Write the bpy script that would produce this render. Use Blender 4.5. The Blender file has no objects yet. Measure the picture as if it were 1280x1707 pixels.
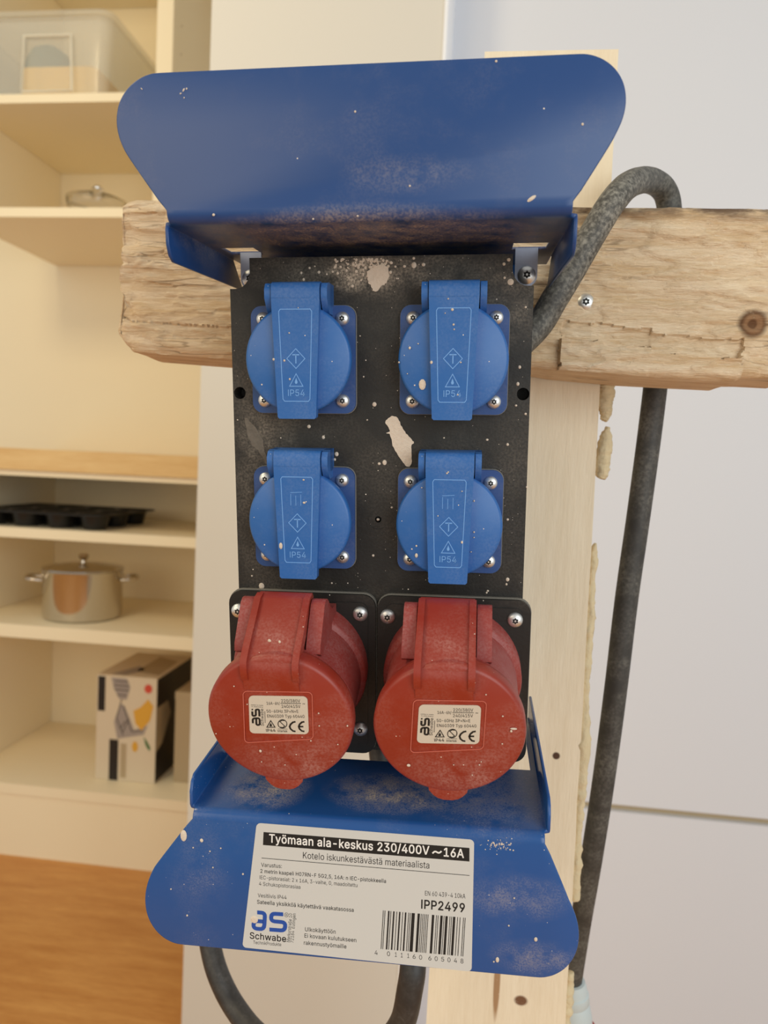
import bpy, bmesh, math, random
from mathutils import Vector, Matrix, noise
random.seed(7)
S = bpy.context.scene
COL = S.collection
R_ = math.radians

# ------------------------------------------------------------------ camera
F = 1250.0                                   # focal length in pixels of the 1280x1707 frame
PITCH, ROLL, YAW = R_(3.5), 0.045, R_(7)
fw = Vector((-math.sin(YAW)*math.cos(PITCH), math.cos(YAW)*math.cos(PITCH), -math.sin(PITCH)))
r0 = Vector((math.cos(YAW), math.sin(YAW), 0)); u0 = r0.cross(fw)
rt = math.cos(ROLL)*r0 + math.sin(ROLL)*u0
up = -math.sin(ROLL)*r0 + math.cos(ROLL)*u0
D_CAB = 1.70                                 # distance of the cabinet front
def ray(px, py):
    return rt*((px-640)/F) + up*(-(py-853.5)/F) + fw
_r = ray(130, 1440); CAMZ = -_r.z*(D_CAB/_r.y)
CAM = Vector((0, 0, CAMZ))
MW = Matrix((( rt.x, up.x, -fw.x, 0), (rt.y, up.y, -fw.y, 0), (rt.z, up.z, -fw.z, CAMZ), (0, 0, 0, 1)))
cam = bpy.data.cameras.new('camera'); camo = bpy.data.objects.new('camera', cam); COL.objects.link(camo)
camo.matrix_world = MW
cam.sensor_fit = 'VERTICAL'; cam.sensor_height = 36; cam.lens = 36*F/1707
cam.clip_start = 0.02
cam.dof.use_dof = True; cam.dof.focus_distance = 0.36; cam.dof.aperture_fstop = 11
S.camera = camo

# ------------------------------------------------------------------ light and exposure
S.view_settings.view_transform = 'Standard'; S.view_settings.look = 'None'
S.cycles.diffuse_bounces = 8; S.view_settings.exposure = 0.0; S.view_settings.gamma = 1
w = bpy.data.worlds.new('world'); S.world = w; w.use_nodes = True
w.node_tree.nodes['Background'].inputs[0].default_value = (1, 0.97, 0.91, 1)
w.node_tree.nodes['Background'].inputs[1].default_value = 0.50
def area(name, loc, target, sx, sy, power, col):
    l = bpy.data.lights.new(name, 'AREA'); l.shape = 'RECTANGLE'; l.size = sx; l.size_y = sy
    l.energy = power; l.color = col
    o = bpy.data.objects.new(name, l); COL.objects.link(o)
    o.location = loc; d = Vector(target)-Vector(loc)
    o.rotation_euler = d.to_track_quat('-Z', 'Y').to_euler(); return o
area('window_daylight', (1.25, -1.2, 1.3), (0.2, 0.8, 0.75), 1.5, 1.5, 25, (0.92, 0.985, 1))
area('ceiling_lamp', (-1.25, 0.15, 2.35), (-0.75, 1.9, 0.8), 0.4, 0.4, 10, (1, 0.80, 0.48))
area('shelf_fill', (-1.5, -1.0, 1.55), (-0.6, 1.9, 0.75), 1.6, 1.2, 14, (1, 0.84, 0.58))  # last one is an added warm fill that brightens the shelf interiors

# ------------------------------------------------------------------ pixel helpers
def room(px, py, Y):
    d = ray(px, py); return CAM + d*(Y/d.y)
PR = ((0.9932141738, -0.003822925, 0.1162367849), (0.0232999443, 0.985737035588, -0.166672061), (-0.1139417286, 0.1682494633, 0.97913706935))
PT = (-2.8416270577, -34.2514513456, 360.8873226822)
def axis(i, s):                               # column of the fitted pose, from camera (x right, y down, z forward) to world
    c = [PR[k][i]*s for k in range(3)]
    return rt*c[0] - up*c[1] + fw*c[2]
bu, bv, bw = axis(0, 1), axis(1, -1), axis(2, -1)
bo = CAM + (rt*PT[0] - up*PT[1] + fw*PT[2])*0.001
BOX = Matrix(((bu.x, bv.x, bw.x, bo.x), (bu.y, bv.y, bw.y, bo.y), (bu.z, bv.z, bw.z, bo.z), (0, 0, 0, 1)))   # box space, metres
def unp(px, py, z=0, frame=None):             # pixel -> mm in the plane z of a frame given in box space (mm)
    M = BOX @ Matrix.Scale(0.001, 4)
    if frame is not None: M = M @ frame
    Mi = M.inverted(); c = Mi @ CAM; d = Mi.to_3x3() @ ray(px, py)
    s = (z-c.z)/d.z; p = c + d*s; return (p.x, p.y)

# ------------------------------------------------------------------ materials
def new_mat(name):
    m = bpy.data.materials.new(name); m.use_nodes = True
    nt = m.node_tree; return m, nt, nt.nodes['Principled BSDF']
def N(nt, t, **kw):
    n = nt.nodes.new(t)
    for k, v in kw.items():
        if k in n.inputs: n.inputs[k].default_value = v
        else: setattr(n, k, v)
    return n
def lin(c): return tuple((x/12.92 if x <= 0.04045 else ((x+0.055)/1.055)**2.4) for x in [v/255 for v in c])+(1,)
def rampmask(nt, src, a, b):
    n = N(nt, 'ShaderNodeMapRange'); n.inputs[1].default_value = a; n.inputs[2].default_value = b
    nt.links.new(src, n.inputs[0]); return n.outputs[0]
def math_(nt, op, a, b=None):
    n = N(nt, 'ShaderNodeMath', operation=op); n.use_clamp = op in ('ADD', 'MULTIPLY', 'MAXIMUM')
    for i, v in enumerate((a, b)):
        if v is None: continue
        if isinstance(v, (int, float)): n.inputs[i].default_value = v
        else: nt.links.new(v, n.inputs[i])
    return n.outputs[0]
def mixc(nt, f, a, b):
    n = N(nt, 'ShaderNodeMix', data_type='RGBA')
    if isinstance(f, (int, float)): n.inputs[0].default_value = f
    else: nt.links.new(f, n.inputs[0])
    for i, v in ((6, a), (7, b)):
        if isinstance(v, tuple): n.inputs[i].default_value = v
        else: nt.links.new(v, n.inputs[i])
    return n.outputs[2]
def noise_(nt, scale, detail=3, rough=.55, stretch=None, coord='Object'):
    tc = N(nt, 'ShaderNodeTexCoord'); o = tc.outputs[coord]
    if stretch:
        mp = N(nt, 'ShaderNodeMapping'); mp.inputs['Scale'].default_value = stretch
        nt.links.new(o, mp.inputs['Vector']); o = mp.outputs['Vector']
    n = N(nt, 'ShaderNodeTexNoise'); n.inputs['Scale'].default_value = scale
    n.inputs['Detail'].default_value = detail; n.inputs['Roughness'].default_value = rough
    nt.links.new(o, n.inputs['Vector']); return n.outputs['Fac']
def blob(nt, c, r):                           # soft ellipsoid mask around c (metres, object space)
    tc = N(nt, 'ShaderNodeTexCoord'); mp = N(nt, 'ShaderNodeMapping')
    mp.inputs['Location'].default_value = tuple(-c[i]/r[i] for i in range(3)); mp.inputs['Scale'].default_value = tuple(1/x for x in r)
    nt.links.new(tc.outputs['Object'], mp.inputs['Vector'])
    l = N(nt, 'ShaderNodeVectorMath', operation='LENGTH'); nt.links.new(mp.outputs['Vector'], l.inputs[0])
    return rampmask(nt, l.outputs['Value'], 1.0, 0.25)
def specks(nt, scale, size, dens):            # little round paint dots
    tc = N(nt, 'ShaderNodeTexCoord'); v = N(nt, 'ShaderNodeTexVoronoi'); v.inputs['Scale'].default_value = scale
    nt.links.new(tc.outputs['Object'], v.inputs['Vector'])
    d = math_(nt, 'LESS_THAN', v.outputs['Distance'], size)
    sp = N(nt, 'ShaderNodeSeparateColor'); nt.links.new(v.outputs['Color'], sp.inputs[0])
    return math_(nt, 'MULTIPLY', d, math_(nt, 'LESS_THAN', sp.outputs[0], dens))
def bump(nt, b, h, strength, dist):
    n = N(nt, 'ShaderNodeBump'); n.inputs['Strength'].default_value = strength; n.inputs['Distance'].default_value = dist
    nt.links.new(h, n.inputs['Height']); nt.links.new(n.outputs['Normal'], b.inputs['Normal'])
DUST = lin((188, 174, 156)); PALE = lin((226, 212, 196))
def painted(name, rgb, rough, dust=.25, dscale=60, da=.5, db=.75, blobs=(), grain=900, speck=(), bmp=0, dustc=DUST, coat=0, metal=0, rdust=.75, bscale=110):
    m, nt, b = new_mat(name)
    base = lin(rgb)
    f = rampmask(nt, noise_(nt, dscale, 5, .6), da, db)
    f = math_(nt, 'MULTIPLY', f, dust)
    for c, r, k in blobs:
        g = math_(nt, 'MULTIPLY', blob(nt, c, r), rampmask(nt, noise_(nt, bscale, 4, .6), .3, .6))
        f = math_(nt, 'ADD', f, math_(nt, 'MULTIPLY', g, k))
    gr = rampmask(nt, noise_(nt, grain, 2, .6), .38, .68)
    f = math_(nt, 'MULTIPLY', f, math_(nt, 'ADD', math_(nt, 'MULTIPLY', gr, .9), .25))
    c = mixc(nt, f, base, dustc)
    for sc, sz, dn in speck: c = mixc(nt, specks(nt, sc, sz, dn), c, PALE)
    nt.links.new(c, b.inputs['Base Color'])
    rr = N(nt, 'ShaderNodeMapRange'); rr.inputs[3].default_value = rough; rr.inputs[4].default_value = rdust
    nt.links.new(f, rr.inputs[0]); nt.links.new(rr.outputs[0], b.inputs['Roughness'])
    b.inputs['Metallic'].default_value = metal
    if coat: b.inputs['Coat Weight'].default_value = coat; b.inputs['Coat Roughness'].default_value = .15
    if bmp: bump(nt, b, noise_(nt, grain*.7, 2), bmp, .0004)
    return m
def plain(name, rgb, rough=.5, metal=0, bmp=0, bscale=200, var=0, vscale=8, trans=0, alpha=1, ior=1.45):
    m, nt, b = new_mat(name); c = lin(rgb)
    if var:
        d = tuple(x*(1-var) for x in c[:3])+(1,)
        nt.links.new(mixc(nt, noise_(nt, vscale, 4), c, d), b.inputs['Base Color'])
    else: b.inputs['Base Color'].default_value = c
    b.inputs['Roughness'].default_value = rough; b.inputs['Metallic'].default_value = metal
    b.inputs['Transmission Weight'].default_value = trans; b.inputs['Alpha'].default_value = alpha; b.inputs['IOR'].default_value = ior
    if bmp: bump(nt, b, noise_(nt, bscale, 4), bmp, .001)
    return m
def wood(name, light, dark, axis_scale, scale=14, rough=.7, bmp=.4, knots=(), bark=None, fine=1.0, contrast=(.35, .68), cracks=None):
    m, nt, b = new_mat(name)
    n1 = noise_(nt, scale, 5, .6, axis_scale)
    n2 = noise_(nt, scale*7, 3, .65, axis_scale)
    f = rampmask(nt, math_(nt, 'ADD', math_(nt, 'MULTIPLY', n1, .62), math_(nt, 'MULTIPLY', n2, .38)), *contrast)
    c = mixc(nt, f, lin(light), lin(dark))
    if cracks:                                 # long thin splits following the grain
        for sc_, th, pr in cracks:
            a_ = noise_(nt, sc_, 2, .5, (1, 13, 13)); dd = math_(nt, 'ABSOLUTE', math_(nt, 'SUBTRACT', a_, .5))
            line = math_(nt, 'MULTIPLY', rampmask(nt, dd, th, th*.3), rampmask(nt, noise_(nt, sc_*1.7, 2, .5, (1, 2, 2)), .48, .58))
            c = mixc(nt, math_(nt, 'MULTIPLY', line, pr), c, lin((120, 88, 58)))
    for (kc, kr, kcol) in knots:
        g = math_(nt, 'MULTIPLY', rampmask(nt, blob(nt, kc, kr), 0, .45), rampmask(nt, noise_(nt, 260, 4), .12, .36))
        c = mixc(nt, g, c, lin(kcol))
    if bark:
        for (kc, kr, kcol) in bark:
            g = math_(nt, 'MULTIPLY', blob(nt, kc, kr), rampmask(nt, noise_(nt, 45, 5, .65, (.5, 1, 1.5)), .42, .56))
            c = mixc(nt, g, c, lin(kcol))
    nt.links.new(c, b.inputs['Base Color']); b.inputs['Roughness'].default_value = rough
    b.inputs['Specular IOR Level'].default_value = .25
    if bmp: bump(nt, b, math_(nt, 'ADD', n2, math_(nt, 'MULTIPLY', noise_(nt, scale*26, 3, .7, axis_scale), .6)), bmp, .0012*fine)
    return m

M = {}
mm = lambda u, v, w_: (u*.001, v*.001, w_*.001)
M['upper'] = painted('blue_sheet_upper', (29, 67, 124), .36, dust=.10, dscale=30, da=.5, db=.8,
    blobs=[(mm(0, 88, 36), mm(88, 13, 20), .6), (mm(0, 92, -5), mm(120, 16, 60), .85), (mm(20, 108, 48), mm(28, 9, 20), .18)], speck=[(260, .08, .02)])
M['lower'] = painted('blue_sheet_lower', (31, 80, 144), .23, dust=.10, dscale=28, da=.5, db=.75, grain=1300,
    blobs=[(mm(-52, -171, 25), mm(24, 10, 22), .9), (mm(8, -171, 22), mm(34, 10, 20), 1.0), (mm(55, -171, 20), mm(40, 12, 35), .4),
           (mm(72, -200, 52), mm(26, 12, 20), .32), (mm(80, -228, 54), mm(24, 10, 20), .38), (mm(-78, -200, 52), mm(18, 24, 20), .12)], speck=[(420, .09, .06), (900, .10, .035)])
M['black'] = painted('black_housing', (23, 21, 18), .5, dust=.15, dscale=22, da=.42, db=.8, blobs=[(mm(-58, -15, 0), mm(22, 70, 9), .25), (mm(0, 78, 0), mm(70, 14, 8), .35),
    (mm(-8, 77, 0), mm(18, 9, 8), .9), (mm(60, 65, 0), mm(20, 26, 8), .22)], speck=[(330, .10, .05), (800, .12, .05)], bmp=.25)
M['blackflange'] = painted('black_flange', (27, 25, 23), .42, dust=.12, dscale=40, speck=[(420, .1, .05)], bmp=.15)
M['rim'] = plain('grey_gasket_rim', (126, 122, 114), .7)
M['blue'] = painted('blue_plastic', (36, 96, 166), .38, dust=.22, dscale=45, da=.4, db=.8, speck=[(230, .09, .07), (500, .12, .03)], dustc=lin((150, 165, 195)))
M['bluedk'] = painted('blue_flange_plastic', (42, 76, 134), .4, dust=.22, dscale=45, speck=[(330, .09, .03)], dustc=lin((150, 150, 165)))
M['bluemark'] = plain('lit_edge_blue', (112, 162, 222), .5)  # light caught on the embossed edges, put in as a paler blue
M['red'] = painted('red_plastic', (143, 44, 27), .4, dust=.2, dscale=38, da=.42, db=.75, blobs=[(mm(4, -142, 44), mm(30, 16, 16), .5), (mm(22, -122, 46), mm(14, 24, 14), .25), (mm(-2, -88, 44), mm(16, 14, 18), .3)], speck=[(300, .085, .06), (650, .11, .03)], dustc=lin((196, 150, 140)))
M['redbody'] = painted('red_plastic_dusty', (142, 44, 36), .45, dust=.42, dscale=60, da=.25, db=.7, dustc=lin((170, 128, 124)))
M['redmark'] = plain('pale_red_marking', (196, 104, 88), .5)  # paler red for the raised frame round the sticker
M['zinc'] = plain('zinc_screw', (226, 227, 226), .42, .9)
M['tab'] = plain('galvanised_tab', (184, 192, 212), .42, .5, var=.3, vscale=120)
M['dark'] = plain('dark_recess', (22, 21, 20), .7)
M['plaster'] = plain('dried_plaster', (222, 206, 188), .9, bmp=.6, bscale=700, var=.15, vscale=300)
M['dustmark'] = plain('pale_dust_mark', (120, 112, 102), .9, bmp=.5, bscale=900, var=.5, vscale=300)
M['label'] = plain('label_white', (200, 199, 195), .45)
M['label2'] = plain('label_cream', (204, 194, 178), .5)
M['ink'] = plain('ink_black', (24, 23, 22), .6)
M['inkwhite'] = plain('ink_white', (232, 230, 226), .5)
M['inkblue'] = plain('ink_blue', (32, 76, 160), .5)
M['rubberdk'] = painted('black_rubber_clean', (44, 42, 41), .5, dust=.35, dscale=60, da=.4, db=.75, dustc=lin((120, 116, 110)), grain=500)
M['plug'] = plain('plug_grey', (196, 206, 206), .5); M['plugred'] = plain('plug_red', (170, 40, 35), .45)
M['foam'] = plain('dried_foam', (222, 204, 166), .95, bmp=.9, bscale=350, var=.2, vscale=90)
M['cream'] = plain('cabinet_white', (242, 230, 200), .5, var=.02)
M['wallwhite'] = plain('painted_white', (215, 219, 227), .6, bmp=.04, bscale=60)
M['wallslab'] = plain('painted_slab', (214, 211, 202), .6, bmp=.04, bscale=60)
M['edge'] = plain('lit_strip_white', (240, 243, 248), .4)  # brighter white carries the light of the strip beside the slab
M['steel'] = plain('polished_steel', (205, 200, 192), .12, 1)
M['tin'] = plain('black_tin', (26, 25, 24), .35)
M['clear'] = plain('clear_plastic', (235, 235, 225), .12, trans=.0, alpha=.27)
M['clearedge'] = plain('clear_plastic_edge', (245, 242, 228), .2, alpha=.55)
M['glass'] = plain('glass', (250, 250, 250), .02, trans=1)
M['yellow'] = plain('yellow_plastic', (240, 196, 96), .6); M['teal'] = plain('teal_cloth', (92, 112, 104), .8, var=.3, vscale=60)
M['card'] = plain('carton_white', (214, 200, 176), .6); M['carddk'] = plain('carton_black', (34, 28, 26), .5)
M['cardgrey'] = plain('carton_grey', (158, 148, 142), .5); M['cardtan'] = plain('carton_tan', (176, 158, 128), .7)
M['cardyel'] = plain('carton_yellow', (216, 164, 60), .6); M['cardred'] = plain('carton_red', (204, 78, 58), .6); M['cardgreen'] = plain('carton_green', (70, 110, 60), .6)
M['oak'] = wood('oak_strip', (230, 200, 146), (212, 174, 118), (1, 12, 12), 4, .5, .1)

# ------------------------------------------------------------------ mesh helpers
class MB:
    """collects shapes (in mm unless scale says otherwise) for one mesh object"""
    def __init__(s, scale=.001): s.bm = bmesh.new(); s.sc = scale; s.mi = 0
    def face(s, vs):
        try: f = s.bm.faces.new(vs)
        except ValueError: return None
        f.material_index = s.mi; return f
    def _tx(s, before, T):
        if T is not None:
            for v in list(s.bm.verts)[before:]: v.co = T @ v.co
    def bevel_new(s, before, b, segs=2, ang=35):
        s.bm.verts.ensure_lookup_table()
        nv = set(list(s.bm.verts)[before:])
        es = [e for e in s.bm.edges if e.verts[0] in nv and e.verts[1] in nv and len(e.link_faces) == 2 and e.calc_face_angle(0) > R_(ang)]
        if es and b > 0: bmesh.ops.bevel(s.bm, geom=es, offset=b, segments=segs, affect='EDGES', profile=.5, clamp_overlap=True, material=-1)
    def prism(s, pts, z0, z1, bev=0, T=None, segs=2):
        n0 = len(s.bm.verts)
        a = [s.bm.verts.new((x, y, z0)) for x, y in pts]; b = [s.bm.verts.new((x, y, z1)) for x, y in pts]
        n = len(pts)
        area_ = sum(pts[i][0]*pts[(i+1) % n][1]-pts[(i+1) % n][0]*pts[i][1] for i in range(n))
        if (area_ > 0) != (z1 > z0): a.reverse(); b.reverse()
        s.face(list(reversed(a))); s.face(b)
        for i in range(n): s.face([a[i], a[(i+1) % n], b[(i+1) % n], b[i]])
        if bev: s.bevel_new(n0, bev, segs)
        s._tx(n0, T); return s
    def box(s, x0, x1, y0, y1, z0, z1, bev=0, T=None): return s.prism([(x0, y0), (x1, y0), (x1, y1), (x0, y1)], z0, z1, bev, T)
    def flat(s, pts, z=0, T=None):
        n0 = len(s.bm.verts); vs = [s.bm.verts.new((x, y, z)) for x, y in pts]
        n = len(pts); ar = sum(pts[i][0]*pts[(i+1) % n][1]-pts[(i+1) % n][0]*pts[i][1] for i in range(n))
        if ar < 0: vs.reverse()
        s.face(vs); s._tx(n0, T); return s
    def lathe(s, prof, T=None, n=48, cap=True):          # prof: (r, z) pairs, axis z
        n0 = len(s.bm.verts); rings = []
        for r, z in prof:
            if r < 1e-6: rings.append([s.bm.verts.new((0, 0, z))])
            else: rings.append([s.bm.verts.new((r*math.cos(2*math.pi*i/n), r*math.sin(2*math.pi*i/n), z)) for i in range(n)])
        for a, b in zip(rings, rings[1:]):
            for i in range(n):
                j = (i+1) % n
                if len(a) == 1 and len(b) == 1: continue
                if len(a) == 1: s.face([a[0], b[j], b[i]])
                elif len(b) == 1: s.face([a[i], a[j], b[0]])
                else: s.face([a[i], a[j], b[j], b[i]])
        s._tx(n0, T); return s
    def tube(s, pts, rad, n=12, T=None, closed=False, noise_amp=0):
        n0 = len(s.bm.verts); P = [Vector(p) for p in pts]; rings = []; m = len(P); prev = None
        for i, p in enumerate(P):
            if closed: t = P[(i+1) % m]-P[i-1]
            else: t = P[min(i+1, m-1)]-P[max(i-1, 0)]
            t.normalize()
            if prev is None:
                a = t.orthogonal().normalized()
            else:
                a = (prev-t*prev.dot(t)).normalized()
            prev = a; b = t.cross(a); r = rad[i] if isinstance(rad, (list, tuple)) else rad
            ring = []
            for k in range(n):
                th = 2*math.pi*k/n; d = a*math.cos(th)+b*math.sin(th); rr = r
                if noise_amp: rr *= 1+noise_amp*noise.noise((p+d*r)*(0.9/max(r, .0001))*.8)
                ring.append(s.bm.verts.new(p+d*rr))
            rings.append(ring)
        for i in range(m if closed else m-1):
            a, b = rings[i], rings[(i+1) % m]
            for k in range(n): s.face([a[k], a[(k+1) % n], b[(k+1) % n], b[k]])
        if not closed: s.face(list(reversed(rings[0]))); s.face(rings[-1])
        s._tx(n0, T); return s
    def stroke(s, pts, wd, z0, z1, closed=False, T=None):  # line of width wd with mitred corners
        P = [Vector(p[:2]) for p in pts]; n = len(P)
        if n < 2: return s
        L, Rr = [], []
        for i in range(n):
            a = P[i]-P[i-1] if (closed or i > 0) else P[1]-P[0]
            c = P[(i+1) % n]-P[i] if (closed or i < n-1) else P[i]-P[i-1]
            a.normalize(); c.normalize()
            na, nc = Vector((-a.y, a.x)), Vector((-c.y, c.x)); m = na+nc
            m = na if m.length < .2 else m.normalized(); k = wd/2/max(.5, m.dot(na))
            L.append(P[i]+m*k); Rr.append(P[i]-m*k)
        for i in range(n if closed else n-1):
            j = (i+1) % n; q = [tuple(Rr[i]), tuple(Rr[j]), tuple(L[j]), tuple(L[i])]
            if z0 == z1: s.flat(q, z0, T)
            else: s.prism(q, z0, z1, 0, T)
        return s
    def text(s, string, p0, p1, cap, z, bold=0, T=None, dz=0):
        """string on the baseline p0 -> p1 (mm), capital height cap (mm)"""
        me = text_mesh(string, bold)
        xs = [v.co.x for v in me.vertices]; x0, x1 = min(xs), max(xs)
        dx, dy = p1[0]-p0[0], p1[1]-p0[1]; L = math.hypot(dx, dy); ex = (dx/L, dy/L); ey = (-ex[1], ex[0])
        sx = L/(x1-x0); sy = cap
        n0 = len(s.bm.verts); vs = []
        for v in me.vertices:
            a = (v.co.x-x0)*sx; b = v.co.y*sy
            vs.append(s.bm.verts.new((p0[0]+ex[0]*a+ey[0]*b, p0[1]+ex[1]*a+ey[1]*b, z+v.co.z*cap)))
        for p in me.polygons: s.face([vs[i] for i in p.vertices])
        bpy.data.meshes.remove(me); s._tx(n0, T); return s
    def build(s, name, mats, parent=None, smooth=40, recalc=True):
        bm = s.bm
        if recalc: bmesh.ops.recalc_face_normals(bm, faces=[f for f in bm.faces])
        for v in bm.verts: v.co *= s.sc
        me = bpy.data.meshes.new(name); bm.to_mesh(me); bm.free()
        for m in (mats if isinstance(mats, (list, tuple)) else [mats]): me.materials.append(m)
        if smooth:
            me.shade_smooth(); me.set_sharp_from_angle(angle=R_(smooth))
        o = bpy.data.objects.new(name, me); COL.objects.link(o)
        if parent: o.parent = parent
        return o
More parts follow.
